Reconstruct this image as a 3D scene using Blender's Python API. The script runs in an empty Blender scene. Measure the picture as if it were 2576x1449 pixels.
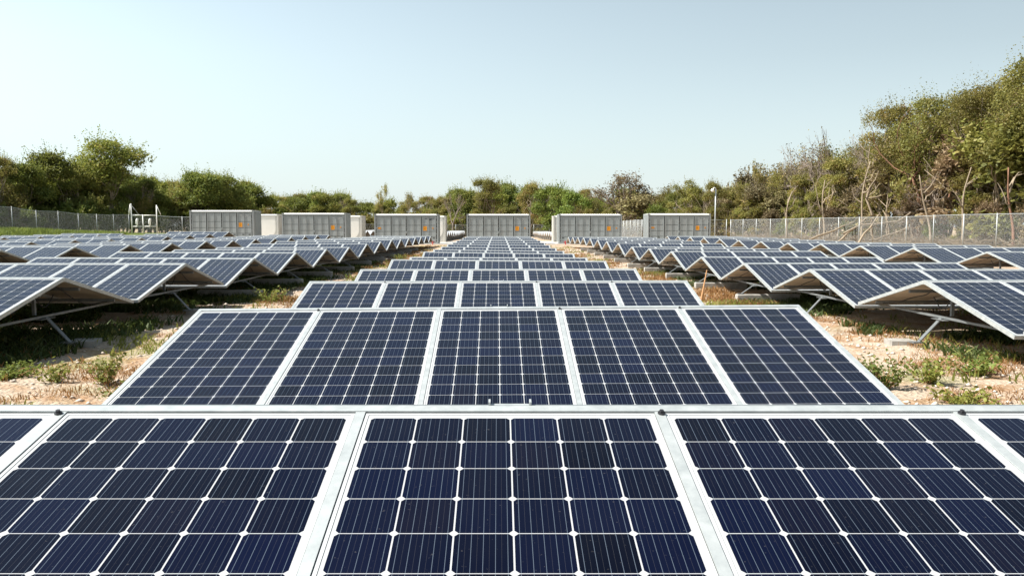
import bpy, math, random
import numpy as np
from mathutils import Vector, Matrix, Euler

R = math.radians
scene = bpy.context.scene
col = scene.collection

# ------------------------------------------------------------------ camera
cam_d = bpy.data.cameras.new("camera")
cam = bpy.data.objects.new("camera", cam_d)
col.objects.link(cam)
CAMZ = 1.6
FPX = 1960.0            # focal length for a 2576-wide picture
PIT = 4.507
K = 1960 / 1560.0       # depth scale of the site survey tables
cam.location = (0, 0, CAMZ)
cam.rotation_euler = (R(90 - PIT), 0, 0)
cam_d.sensor_width = 36
cam_d.lens = 36 * FPX / 2576
cam_d.shift_x = 34 / 2576
cam_d.clip_start = 0.05
cam_d.clip_end = 4000
scene.camera = cam

# ------------------------------------------------------------------ light
SUN_EL, SUN_AZ = 49.0, -97.0          # azimuth from +Y, negative = towards -X
w = bpy.data.worlds.new("World")
scene.world = w
w.use_nodes = True
nt = w.node_tree
bg = nt.nodes["Background"]
sky = nt.nodes.new("ShaderNodeTexSky")
sky.sky_type = 'NISHITA'
sky.sun_disc = False
sky.sun_elevation = R(SUN_EL)
sky.sun_rotation = R(SUN_AZ)
sky.altitude = 0
sky.air_density = 1.0
sky.dust_density = 1.0
sky.ozone_density = 1.4
# thin bright haze low in the sky, brighter towards the sun's side
L_ = nt.links.new
hs0 = nt.nodes.new("ShaderNodeHueSaturation")
hs0.inputs["Saturation"].default_value = 0.66
L_(sky.outputs[0], hs0.inputs["Color"])
tc0 = nt.nodes.new("ShaderNodeTexCoord")
sp0 = nt.nodes.new("ShaderNodeSeparateXYZ")
L_(tc0.outputs["Generated"], sp0.inputs[0])


def wm(op, a, b=None, clamp=False):
    n_ = nt.nodes.new("ShaderNodeMath")
    n_.operation = op
    n_.use_clamp = clamp
    for k_, v_ in enumerate((a, b)):
        if v_ is None: continue
        if isinstance(v_, (int, float)): n_.inputs[k_].default_value = v_
        else: L_(v_, n_.inputs[k_])
    return n_.outputs[0]


zpos = wm('MAXIMUM', sp0.outputs[2], 0.0)
hz = wm('MULTIPLY', wm('EXPONENT', wm('MULTIPLY', zpos, -1 / 0.30)), 0.92)
mx0 = nt.nodes.new("ShaderNodeMix")
mx0.data_type = 'RGBA'
L_(hz, mx0.inputs[0])
tn0 = nt.nodes.new("ShaderNodeVectorMath")
tn0.operation = 'MULTIPLY'
L_(hs0.outputs[0], tn0.inputs[0])
tn0.inputs[1].default_value = (1.12, 1.23, 1.14)
L_(tn0.outputs[0], mx0.inputs[6])
mx0.inputs[7].default_value = (3.92, 4.33, 4.42, 1)
side = wm('SUBTRACT', 1.0, wm('MULTIPLY', sp0.outputs[0], 0.37))
ml0 = nt.nodes.new("ShaderNodeVectorMath")
ml0.operation = 'SCALE'
L_(mx0.outputs[2], ml0.inputs[0])
fs = wm('ADD', wm('MULTIPLY', wm('SUBTRACT', side, 1.0), wm('MINIMUM', wm('MULTIPLY', zpos, 5.0), 1.0)), 1.0)
fs = wm('MULTIPLY', fs, wm('MAXIMUM', wm('SUBTRACT', 1.0, wm('MULTIPLY', zpos, 0.50)), 0.62))
L_(fs, ml0.inputs["Scale"])
L_(ml0.outputs[0], bg.inputs[0])
bg.inputs[1].default_value = 0.10
sd = bpy.data.lights.new("sun", 'SUN')
sd.energy = 5.0
sd.angle = R(0.55)
sd.color = (1.0, 0.95, 0.87)
sun = bpy.data.objects.new("sun", sd)
col.objects.link(sun)
el, az = R(SUN_EL), R(SUN_AZ)
dirv = Vector((math.sin(az) * math.cos(el), math.cos(az) * math.cos(el), math.sin(el)))
sun.rotation_euler = dirv.to_track_quat('Z', 'Y').to_euler()
sun.location = dirv * 60

scene.view_settings.view_transform = 'Standard'
scene.view_settings.look = 'None'
scene.view_settings.gamma = 1.0
scene.view_settings.exposure = 1.0
scene.cycles.max_bounces = 6
scene.cycles.transparent_max_bounces = 8
scene.cycles.caustics_reflective = False
scene.cycles.caustics_refractive = False


# ------------------------------------------------------------------ tagging
def tag(o, label=None, cat=None, group=None, kind=None):
    if label: o["label"] = label
    if cat: o["category"] = cat
    if group: o["group"] = group
    if kind: o["kind"] = kind
    return o


def empty(name, loc=(0, 0, 0), rz=0.0):
    o = bpy.data.objects.new(name, None)
    o.empty_display_size = 0.2
    o.location = loc
    o.rotation_euler = (0, 0, rz)
    col.objects.link(o)
    return o


def link(name, me, parent=None, loc=(0, 0, 0), rot=(0, 0, 0)):
    o = bpy.data.objects.new(name, me)
    col.objects.link(o)
    if parent: o.parent = parent
    o.location = loc
    o.rotation_euler = rot
    return o


# ------------------------------------------------------------------ materials
def new_mat(name, base=(0.5, 0.5, 0.5), rough=0.6, metal=0.0, spec=0.5):
    m = bpy.data.materials.new(name)
    m.use_nodes = True
    b = m.node_tree.nodes["Principled BSDF"]
    b.inputs["Base Color"].default_value = (*base, 1)
    b.inputs["Roughness"].default_value = rough
    b.inputs["Metallic"].default_value = metal
    b.inputs["Specular IOR Level"].default_value = spec
    return m, m.node_tree, b


class N:
    """tiny node helper"""
    def __init__(s, nt): s.nt = nt

    def node(s, t, **kw):
        n = s.nt.nodes.new(t)
        for k, v in kw.items(): setattr(n, k, v)
        return n

    def put(s, sock, v):
        if isinstance(v, bpy.types.NodeSocket): s.nt.links.new(v, sock)
        elif isinstance(v, tuple) and len(v) == 3 and len(sock.default_value) == 4: sock.default_value = (*v, 1)
        else: sock.default_value = v

    def math(s, op, a, b=None, c=None, clamp=False):
        n = s.node("ShaderNodeMath", operation=op)
        n.use_clamp = clamp
        s.put(n.inputs[0], a)
        if b is not None: s.put(n.inputs[1], b)
        if c is not None: s.put(n.inputs[2], c)
        return n.outputs[0]

    def mix(s, f, a, b):
        n = s.node("ShaderNodeMix", data_type='RGBA')
        s.put(n.inputs[0], f)
        s.put(n.inputs[6], a)
        s.put(n.inputs[7], b)
        return n.outputs[2]

    def noise(s, vec, scale, detail=3.0, rough=0.55, dist=0.0):
        n = s.node("ShaderNodeTexNoise")
        if vec is not None: s.nt.links.new(vec, n.inputs["Vector"])
        n.inputs["Scale"].default_value = scale
        n.inputs["Detail"].default_value = detail
        n.inputs["Roughness"].default_value = rough
        n.inputs["Distortion"].default_value = dist
        return n.outputs[0]

    def ramp(s, v, lo, hi):
        n = s.node("ShaderNodeMapRange")
        s.put(n.inputs[0], v)
        n.inputs[1].default_value = lo
        n.inputs[2].default_value = hi
        n.inputs[3].default_value = 0
        n.inputs[4].default_value = 1
        return n.outputs[0]

    def coord(s, which="Object"):
        return s.node("ShaderNodeTexCoord").outputs[which]

    def geo(s, which="Position"):
        return s.node("ShaderNodeNewGeometry").outputs[which]

    def bump(s, h, strength, dist, bsdf):
        n = s.node("ShaderNodeBump")
        n.inputs["Strength"].default_value = strength
        n.inputs["Distance"].default_value = dist
        s.put(n.inputs["Height"], h)
        s.nt.links.new(n.outputs[0], bsdf.inputs["Normal"])


def mottled(name, c1, c2, scale=8.0, rough=0.5, metal=0.0, spec=0.5, bump=0.0, rvar=0.1):
    m, nt, b = new_mat(name, c1, rough, metal, spec)
    n = N(nt)
    v = n.coord()
    f = n.noise(v, scale, 5, 0.6)
    f2 = n.ramp(f, 0.35, 0.68)
    nt.links.new(n.mix(f2, c1, c2), b.inputs["Base Color"])
    nt.links.new(n.math('MULTIPLY_ADD', f, rvar * 2, rough - rvar), b.inputs["Roughness"])
    if bump: n.bump(f, bump, 0.01, b)
    return m


M = {}
M['galv'] = mottled('galvanised_steel', (0.50, 0.525, 0.525), (0.36, 0.39, 0.395), 14, 0.42, 0.35, 0.5, 0.05)
M['galv_shaded'] = mottled('shaded_steel', (0.20, 0.215, 0.22), (0.13, 0.14, 0.145), 10, 0.55, 0.3)  # darker copy of the steel, shade under the tables put into its colour
M['alu'] = mottled('anodised_frame', (0.60, 0.61, 0.61), (0.52, 0.53, 0.54), 6, 0.35, 0.25, 0.5)
M['dark_bolt'] = new_mat('dark_bolt', (0.03, 0.03, 0.035), 0.5, 0.3)[0]
M['cable'] = new_mat('cable_rubber', (0.015, 0.015, 0.015), 0.6)[0]
M['concrete'] = mottled('concrete', (0.38, 0.36, 0.33), (0.24, 0.23, 0.21), 7, 0.9, 0, 0.2, 0.4)
M['slab'] = mottled('slab_concrete', (0.62, 0.59, 0.54), (0.5, 0.47, 0.43), 3, 0.9, 0, 0.2, 0.2)
M['cont'] = mottled('container_grey', (0.325, 0.350, 0.350), (0.285, 0.305, 0.305), 1.2, 0.45, 0, 0.4)
nt_ = M['cont'].node_tree
n_ = N(nt_)
b_ = nt_.nodes["Principled BSDF"]
src_ = b_.inputs["Base Color"].links[0].from_socket
mp_ = n_.node("ShaderNodeMapping")
nt_.links.new(n_.geo("Position"), mp_.inputs[0])
mp_.inputs["Scale"].default_value = (5.0, 5.0, 0.5)
st_ = n_.ramp(n_.noise(mp_.outputs[0], 1.0, 5, 0.65), 0.52, 0.78)
nt_.links.new(n_.mix(n_.math('MULTIPLY', st_, 0.45), src_, (0.24, 0.19, 0.15)), b_.inputs["Base Color"])
M['cont_light'] = mottled('container_pale', (0.32, 0.34, 0.34), (0.27, 0.285, 0.285), 1.2, 0.45, 0, 0.4)
M['cont_cream'] = mottled('container_beige', (0.56, 0.54, 0.50), (0.50, 0.48, 0.44), 1.0, 0.5, 0, 0.3)
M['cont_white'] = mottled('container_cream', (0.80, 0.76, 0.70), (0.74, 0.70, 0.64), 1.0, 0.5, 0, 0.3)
M['roof'] = mottled('container_roof', (0.82, 0.81, 0.77), (0.68, 0.66, 0.60), 2.0, 0.6, 0, 0.3)
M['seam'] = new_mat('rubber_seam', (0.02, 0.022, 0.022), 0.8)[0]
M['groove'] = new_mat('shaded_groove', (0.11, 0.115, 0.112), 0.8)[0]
M['rust'] = mottled('rust', (0.20, 0.07, 0.03), (0.3, 0.14, 0.08), 9, 0.9)
M['orange'] = new_mat('orange_placard', (0.85, 0.33, 0.005), 0.5)[0]
M['ink'] = new_mat('placard_ink', (0.10, 0.02, 0.005), 0.6)[0]
M['whiteink'] = new_mat('stencil_white', (0.55, 0.56, 0.56), 0.6)[0]
M['darkink'] = new_mat('stencil_dark', (0.04, 0.045, 0.05), 0.6)[0]
M['white'] = mottled('white_paint', (0.78, 0.77, 0.72), (0.68, 0.67, 0.62), 3, 0.5)
M['globe'] = new_mat('white_globe', (0.85, 0.84, 0.8), 0.35)[0]
M['red'] = new_mat('red_paint', (0.5, 0.03, 0.03), 0.5)[0]
M['wire'] = new_mat('fence_wire', (0.34, 0.35, 0.345), 0.5, 0.3)[0]
M['post'] = mottled('fence_post', (0.42, 0.44, 0.44), (0.32, 0.34, 0.34), 4, 0.5, 0.3)


def solar_glass():
    m, nt, b = new_mat('solar_glass', (0.01, 0.015, 0.05), 0.08)
    n = N(nt)
    v = n.coord("Object")
    sp = n.node("ShaderNodeSeparateXYZ")
    nt.links.new(v, sp.inputs[0])
    PX, PY = 0.1583, 0.1580
    gx = n.math('DIVIDE', n.math('ADD', sp.outputs[0], 3 * PX), PX)
    gy = n.math('DIVIDE', n.math('MULTIPLY', sp.outputs[1], -1.0), PY)   # origin: top centre of the cell field
    fx = n.math('FRACT', gx)
    fy = n.math('FRACT', gy)
    ax = n.math('ABSOLUTE', n.math('SUBTRACT', fx, 0.5))
    ay = n.math('ABSOLUTE', n.math('SUBTRACT', fy, 0.5))
    # inside one cell
    inx = n.math('LESS_THAN', ax, 0.5 - 0.0145)
    iny = n.math('LESS_THAN', ay, 0.5 - 0.009)
    corner = n.math('LESS_THAN', n.math('ADD', ax, ay), 0.912)
    fieldx = n.math('LESS_THAN', n.math('ABSOLUTE', sp.outputs[0]), 3 * PX)
    fieldy = n.math('MULTIPLY', n.math('GREATER_THAN', gy, 0.0), n.math('LESS_THAN', gy, 12.0))
    cell = n.math('MULTIPLY', n.math('MULTIPLY', inx, iny), n.math('MULTIPLY', corner, n.math('MULTIPLY', fieldx, fieldy)))
    # five bus bars up the slope, plus hair-fine fingers
    bb = n.math('ABSOLUTE', n.math('SUBTRACT', n.math('FRACT', n.math('MULTIPLY', fx, 5.0)), 0.5))
    bus = n.math('MULTIPLY', n.math('LESS_THAN', bb, 0.024), n.math('MULTIPLY', fieldx, fieldy))
    fi = n.math('ABSOLUTE', n.math('SUBTRACT', n.math('FRACT', n.math('MULTIPLY', fx, 10.0)), 0.5))
    fine = n.math('MULTIPLY', n.math('GREATER_THAN', fi, 0.475), 0.05)
    # cell to cell colour change
    cid = n.node("ShaderNodeCombineXYZ")
    nt.links.new(n.math('FLOOR', gx), cid.inputs[0])
    nt.links.new(n.math('FLOOR', gy), cid.inputs[1])
    oi = n.node("ShaderNodeObjectInfo")
    nt.links.new(n.math('MULTIPLY', oi.outputs["Random"], 91.0), cid.inputs[2])
    wn = n.node("ShaderNodeTexWhiteNoise")
    nt.links.new(cid.outputs[0], wn.inputs[0])
    cs = n.mix(n.ramp(wn.outputs[0], 0.0, 1.0), (0.0012, 0.0019, 0.006), (0.0019, 0.0038, 0.018))
    cs = n.mix(n.math('MULTIPLY', n.math('GREATER_THAN', wn.outputs[0], 0.86), 0.5), cs, (0.003, 0.0025, 0.004))
    tint = n.mix(oi.outputs["Random"], (0.9, 0.95, 1.0), (1.1, 1.1, 1.05))
    mm = n.node("ShaderNodeMix", data_type='RGBA', blend_type='MULTIPLY')
    mm.inputs[0].default_value = 1
    nt.links.new(cs, mm.inputs[6])
    nt.links.new(tint, mm.inputs[7])
    cs = mm.outputs[2]
    # dust film: specks and broad patches
    wp = n.geo("Position")
    dust = n.ramp(n.noise(wp, 3.0, 4, 0.6), 0.35, 0.8)
    specks = n.ramp(n.noise(wp, 90.0, 2, 0.5), 0.69, 0.80)
    cs = n.mix(n.math('ADD', n.math('MULTIPLY', dust, 0.006), n.math('MULTIPLY', specks, 0.10)), cs, (0.35, 0.34, 0.32))
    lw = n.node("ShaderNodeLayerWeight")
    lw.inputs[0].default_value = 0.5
    sheen_tint = n.math('POWER', lw.outputs["Facing"], 5.0)
    cs = n.mix(n.math('MULTIPLY', sheen_tint, 0.30), cs, (0.16, 0.23, 0.36))  # bluish sky sheen painted into the colour at grazing view angles
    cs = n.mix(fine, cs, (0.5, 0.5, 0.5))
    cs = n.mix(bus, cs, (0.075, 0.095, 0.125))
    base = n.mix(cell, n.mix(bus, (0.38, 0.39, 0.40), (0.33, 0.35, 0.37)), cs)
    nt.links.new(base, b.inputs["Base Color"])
    nt.links.new(n.math('MULTIPLY_ADD', dust, 0.08, 0.10), b.inputs["Roughness"])
    b.inputs["IOR"].default_value = 1.45
    b.inputs["Specular IOR Level"].default_value = 0.07
    return m


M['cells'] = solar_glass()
M['back'] = mottled('backsheet', (0.54, 0.48, 0.40), (0.46, 0.40, 0.33), 2, 0.7, 0, 0.3)


def ground_mat():
    m, nt, b = new_mat('ground_soil', (0.5, 0.4, 0.3), 0.95, 0, 0.1)
    n = N(nt)
    p = n.geo("Position")
    big = n.noise(p, 0.35, 4, 0.6, 0.4)
    mid = n.noise(p, 1.7, 5, 0.65, 0.3)
    fin = n.noise(p, 14.0, 5, 0.7)
    vor = n.node("ShaderNodeTexVoronoi")
    nt.links.new(p, vor.inputs["Vector"])
    vor.inputs["Scale"].default_value = 22.0
    sand = n.mix(n.ramp(fin, 0.3, 0.7), (0.38, 0.31, 0.225), (0.62, 0.53, 0.42))
    sand = n.mix(n.ramp(vor.outputs["Distance"], 0.0, 0.55), sand, n.mix(0.5, sand, (0.30, 0.22, 0.17)))
    brown = n.mix(n.ramp(fin, 0.35, 0.65), (0.20, 0.105, 0.05), (0.40, 0.235, 0.12))
    green = n.mix(n.ramp(fin, 0.35, 0.65), (0.08, 0.11, 0.02), (0.20, 0.22, 0.05))
    c = n.mix(n.math('MULTIPLY', n.ramp(mid, 0.47, 0.62), 0.80), sand, brown)
    c = n.mix(n.math('MULTIPLY', n.ramp(big, 0.56, 0.68), 0.55), c, green)
    # green meadow and leaf litter outside the yard
    sp = n.node("ShaderNodeSeparateXYZ")
    nt.links.new(p, sp.inputs[0])
    far_l = n.ramp(n.math('MULTIPLY', sp.outputs[0], -1.0), 37.0, 41.0)
    far_r = n.math('MAXIMUM', n.ramp(sp.outputs[0], 26.0, 31.0), n.ramp(sp.outputs[1], 150.0, 160.0))
    grass = n.mix(n.ramp(mid, 0.4, 0.6), (0.07, 0.10, 0.02), (0.14, 0.17, 0.04))
    litter = n.mix(n.ramp(mid, 0.4, 0.6), (0.28, 0.20, 0.13), (0.46, 0.37, 0.27))
    c = n.mix(far_l, c, grass)
    c = n.mix(n.math('MULTIPLY', far_r, 0.85), c, litter)
    nt.links.new(c, b.inputs["Base Color"])
    h = n.math('ADD', n.math('MULTIPLY', fin, 0.6), n.math('MULTIPLY', vor.outputs["Distance"], 0.5))
    n.bump(h, 0.9, 0.04, b)
    return m


M['ground'] = ground_mat()


def leaf_mat(name, dark, light, warm, trans=0.35, warm_amt=0.35):
    m = bpy.data.materials.new(name)
    m.use_nodes = True
    nt = m.node_tree
    for x in list(nt.nodes): nt.nodes.remove(x)
    n = N(nt)
    out = n.node("ShaderNodeOutputMaterial")
    g = n.node("ShaderNodeNewGeometry")
    rnd = g.outputs["Random Per Island"]
    oi = n.node("ShaderNodeObjectInfo")
    v = n.coord("Object")
    patch = n.ramp(n.noise(v, 0.45, 3, 0.6), 0.36, 0.66)
    patch2 = n.ramp(n.noise(v, 0.9, 3, 0.6, 0.5), 0.52, 0.68)
    f = n.math('MULTIPLY_ADD', patch, 0.6, n.math('MULTIPLY', rnd, 0.4))
    c = n.mix(f, dark, light)
    c = n.mix(n.math('MULTIPLY', patch2, n.math('MULTIPLY_ADD', oi.outputs["Random"], warm_amt, warm_amt * 0.5)), c, warm)
    hs = n.node("ShaderNodeHueSaturation")
    nt.links.new(c, hs.inputs["Color"])
    nt.links.new(n.math('MULTIPLY_ADD', n.math('FRACT', n.math('MULTIPLY', oi.outputs["Random"], 7.0)), 0.055, 0.462), hs.inputs["Hue"])
    nt.links.new(n.math('MULTIPLY_ADD', oi.outputs["Random"], 0.7, 0.70), hs.inputs["Value"])
    c = hs.outputs[0]
    d = n.node("ShaderNodeBsdfDiffuse")
    t = n.node("ShaderNodeBsdfTranslucent")
    gl = n.node("ShaderNodeBsdfGlossy")
    gl.inputs["Roughness"].default_value = 0.6
    gl.inputs["Color"].default_value = (0.5, 0.55, 0.45, 1)
    nt.links.new(c, d.inputs["Color"])
    nt.links.new(n.mix(0.5, c, light), t.inputs["Color"])
    mx = n.node("ShaderNodeMixShader")
    mx.inputs[0].default_value = trans
    nt.links.new(d.outputs[0], mx.inputs[1])
    nt.links.new(t.outputs[0], mx.inputs[2])
    mx2 = n.node("ShaderNodeMixShader")
    mx2.inputs[0].default_value = 0.045
    nt.links.new(mx.outputs[0], mx2.inputs[1])
    nt.links.new(gl.outputs[0], mx2.inputs[2])
    nt.links.new(mx2.outputs[0], out.inputs[0])
    return m


M['leaf_dense'] = leaf_mat('leaf_dense', (0.080, 0.108, 0.028), (0.235, 0.270, 0.055), (0.33, 0.28, 0.07), 0.45, 0.8)
M['leaf_olive'] = leaf_mat('leaf_olive', (0.100, 0.105, 0.030), (0.330, 0.315, 0.075), (0.36, 0.25, 0.11), 0.42, 0.8)
M['leaf_bright'] = leaf_mat('leaf_bright', (0.08, 0.11, 0.025), (0.21, 0.25, 0.045), (0.32, 0.28, 0.06), 0.4, 0.3)
M['leaf_dry'] = leaf_mat('leaf_dry', (0.12, 0.095, 0.045), (0.26, 0.205, 0.11), (0.20, 0.19, 0.06), 0.3, 0.5)
M['weed_green'] = leaf_mat('weed_green', (0.09, 0.12, 0.025), (0.24, 0.28, 0.06), (0.36, 0.32, 0.08), 0.4, 0.4)
M['weed_dry'] = leaf_mat('weed_dry', (0.22, 0.11, 0.035), (0.42, 0.24, 0.09), (0.42, 0.32, 0.14), 0.3, 0.5)
M['bark_pale'] = mottled('bark_pale', (0.33, 0.27, 0.20), (0.22, 0.17, 0.12), 3, 0.9, 0, 0.2)
M['bark_dark'] = mottled('bark_dark', (0.16, 0.12, 0.09), (0.10, 0.075, 0.055), 3, 0.9, 0, 0.2)
M['bark_red'] = mottled('bark_red', (0.26, 0.14, 0.09), (0.18, 0.10, 0.07), 3, 0.9, 0, 0.2)
M['twig'] = mottled('twig_grey', (0.27, 0.22, 0.19), (0.20, 0.16, 0.13), 3, 0.9, 0, 0.2)
M['stone'] = mottled('stone', (0.68, 0.60, 0.52), (0.5, 0.42, 0.35), 5, 0.95, 0, 0.2)
M['stick'] = mottled('dry_stick', (0.42, 0.22, 0.09), (0.30, 0.15, 0.07), 12, 0.8)


# ------------------------------------------------------------------ mesh builder
class MB:
    def __init__(s):
        s.v, s.f, s.m = [], [], []

    def add(s, vs, fs, mi=0):
        o = len(s.v)
        s.v.extend([tuple(v) for v in vs])
        s.f.extend([tuple(i + o for i in f) for f in fs])
        s.m.extend([mi] * len(fs))

    def box(s, lo, hi, mi=0, T=None):
        x0, y0, z0 = lo
        x1, y1, z1 = hi
        vs = [(x0, y0, z0), (x1, y0, z0), (x1, y1, z0), (x0, y1, z0), (x0, y0, z1), (x1, y0, z1), (x1, y1, z1), (x0, y1, z1)]
        if T is not None: vs = [T @ Vector(v) for v in vs]
        s.add(vs, [(0, 3, 2, 1), (4, 5, 6, 7), (0, 1, 5, 4), (1, 2, 6, 5), (2, 3, 7, 6), (3, 0, 4, 7)], mi)

    def tube(s, pts, rads, seg=6, mi=0, cap=True):
        pts = [Vector(p) for p in pts]
        if not hasattr(rads, '__len__'): rads = [rads] * len(pts)
        o = len(s.v)
        prev = None
        for i, p in enumerate(pts):
            d = (pts[min(i + 1, len(pts) - 1)] - pts[max(i - 1, 0)])
            if d.length < 1e-9: d = Vector((0, 0, 1))
            d.normalize()
            if prev is None:
                a = Vector((1, 0, 0)) if abs(d.x) < 0.8 else Vector((0, 1, 0))
            else:
                a = prev
            u = (a - d * a.dot(d)).normalized()
            prev = u
            vv = d.cross(u)
            for k in range(seg):
                an = 2 * math.pi * k / seg
                s.v.append(tuple(p + (u * math.cos(an) + vv * math.sin(an)) * rads[i]))
        for i in range(len(pts) - 1):
            for k in range(seg):
                a0 = o + i * seg + k
                a1 = o + i * seg + (k + 1) % seg
                s.f.append((a0, a1, a1 + seg, a0 + seg))
                s.m.append(mi)
        if cap:
            s.f.append(tuple(o + k for k in range(seg))[::-1])
            s.f.append(tuple(o + (len(pts) - 1) * seg + k for k in range(seg)))
            s.m += [mi, mi]

    def mesh(s, name, mats, smooth=False):
        me = bpy.data.meshes.new(name)
        me.from_pydata(s.v, [], s.f)
        for m in mats: me.materials.append(m)
        me.polygons.foreach_set('material_index', s.m)
        if smooth: me.polygons.foreach_set('use_smooth', [True] * len(s.f))
        me.update()
        return me

    def build(s, name, mats, parent=None, smooth=False, loc=(0, 0, 0), rot=(0, 0, 0)):
        if not isinstance(mats, (list, tuple)): mats = [mats]
        return link(name, s.mesh(name, mats, smooth), parent, loc, rot)


def np_mesh(name, V, F, mats, MI=None):
    """V (n,3), F (m,k) arrays -> mesh quickly"""
    me = bpy.data.meshes.new(name)
    n, m, k = len(V), len(F), F.shape[1]
    me.vertices.add(n)
    me.vertices.foreach_set('co', np.asarray(V, dtype=np.float32).ravel())
    me.loops.add(m * k)
    me.loops.foreach_set('vertex_index', np.asarray(F, dtype=np.int32).ravel())
    me.polygons.add(m)
    me.polygons.foreach_set('loop_start', np.arange(0, m * k, k, dtype=np.int32))
    me.polygons.foreach_set('loop_total', np.full(m, k, dtype=np.int32))
    if MI is not None: me.polygons.foreach_set('material_index', np.asarray(MI, dtype=np.int32))
    for mt in mats: me.materials.append(mt)
    me.update(calc_edges=True)
    me.validate()
    return me


# ------------------------------------------------------------------ terrain
# (x, y, ridge height below the camera) of the solar tables, as found on site
CENTRE = [(2.143, .628, 0.0), (5.34, .696, .40), (8.51, .748, .12), (11.66, .800, .10), (15.0, .815, -.45), (18.2, .905, -.2), (21.4, .905, -.8),
          (24.7, .945, -.7), (28.0, .945, -.7), (31.4, .92, -.5), (34.7, .90, -.1), (38.0, .865, 0), (41.5, .86, .2), (45.0, .83, 0), (48.6, .82, 0), (52.2, .83, 0)]
LEFT1 = [(5.05, .66), (8.30, .675), (11.55, .685), (14.8, .745), (17.9, .74), (21.1, .775), (24.3, .81), (27.6, .76), (30.8, .74), (34.0, .73),
         (37.2, .757), (40.5, .765), (43.8, .785), (47.0, .81), (50.2, .818), (53.4, .817)]
LEFT2 = [(18.2, .68), (21.4, .69), (24.6, .735), (27.8, .743), (31.05, .735), (34.2, .765), (37.4, .76), (40.6, .76), (43.8, .75), (47.0, .74), (50.2, .73), (53.6, .72)]
LEFT3 = [(27.8, .74), (31.0, .75), (34.2, .745), (37.4, .74), (40.6, .72), (43.8, .69), (47.0, .66), (50.2, .60), (53.8, .45)]
LEFT4 = [(40.3, .71), (43.5, .70), (46.7, .68), (49.9, .66), (53.1, .60)]
RIGHT1 = [(5.45, .70), (8.70, .750), (11.9, .818), (15.1, .882), (18.3, .895), (21.5, .850), (24.7, .873), (27.9, .91), (31.1, .84), (34.4, .81),
          (37.6, .80), (40.7, .785), (43.9, .78), (47.0, .80), (50.2, .86), (53.4, .90)]
RIGHT2 = [(15.3, .74), (18.5, .748), (21.8, .735), (25.0, .757), (28.1, .768), (31.3, .81), (34.5, .814), (37.7, .82), (40.9, .81), (44.1, .80), (47.3, .81), (50.5, .82), (53.7, .83)]
RIDGE = 0.93
CENTRE, LEFT1, LEFT2, LEFT3, LEFT4, RIGHT1, RIGHT2 = [[(t[0] * K,) + tuple(t[1:]) for t in T_] for T_ in (CENTRE, LEFT1, LEFT2, LEFT3, LEFT4, RIGHT1, RIGHT2)]
XB = {'c': 0.0, 'l1': -8.42, 'l2': -17.19, 'l3': -25.91, 'l4': -34.66, 'r1': 8.57, 'r2': 17.16}
ctrl = []
for key, tab in (('c', CENTRE), ('l1', LEFT1), ('l2', LEFT2), ('l3', LEFT3), ('l4', LEFT4), ('r1', RIGHT1), ('r2', RIGHT2)):
    for t in tab:
        ctrl.append((XB[key], t[0], CAMZ - t[1] - RIDGE))
ctrl += [(a_, b_ * K, c_) for a_, b_, c_ in [(-46, 57, 1.15), (-46, 64, .85), (-46, 70, .66), (-45, 50, 1.2), (-44, 40, .9), (-44, 25, .5), (-30, 10, .1), (30, 10, 0), (34, 44, .12), (31, 58, .05),
         (28, 75, .04), (38, 31, .15), (-26, 60, .32), (-17.4, 60, .06), (-8.7, 60, -.04), (0, 60, -.05), (8.7, 60, -.06), (17.4, 60, -.02),
         (-26, 66, .3), (-35, 77, .45), (-50, 80, .8), (-25, 100, .1), (-10, 122, -.4), (10, 122, -.4), (0, 90, -.2), (0, 68, .0), (0, -10, 0), (-12, -8, 0), (12, -8, 0),
         (25, 90, -.1), (60, 60, .6), (-70, 70, 1.2), (60, 20, .5), (-70, 20, 1.0), (40, 130, 0), (-60, 130, .3), (0, 300, -1.0), (-200, 200, 0), (200, 200, 0)]]
CT = np.array(ctrl)


def gz_np(x, y):
    x = np.asarray(x, dtype=float)
    y = np.asarray(y, dtype=float)
    shp = x.shape
    x = x.ravel()
    y = y.ravel()
    out = np.empty(len(x))
    for i in range(0, len(x), 20000):
        dx = x[i:i + 20000, None] - CT[None, :, 0]
        dy = y[i:i + 20000, None] - CT[None, :, 1]
        d2 = dx * dx + dy * dy + 1.5
        wgt = d2 ** -2.0
        out[i:i + 20000] = (wgt * CT[None, :, 2]).sum(1) / wgt.sum(1)
    return out.reshape(shp)


def gz(x, y): return float(gz_np([x], [y])[0])


def bumps(x, y):
    return (0.018 * np.sin(3.1 * x + 1.3 * np.sin(1.7 * y)) * np.sin(2.3 * y + 1.1 * np.sin(2.9 * x))
            + 0.012 * np.sin(7.3 * x + 2 * np.sin(3.7 * y)) * np.sin(6.1 * y))


def axis(parts):
    a = []
    for lo, hi, st in parts: a += list(np.arange(lo, hi, st))
    return np.array(a)


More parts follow.
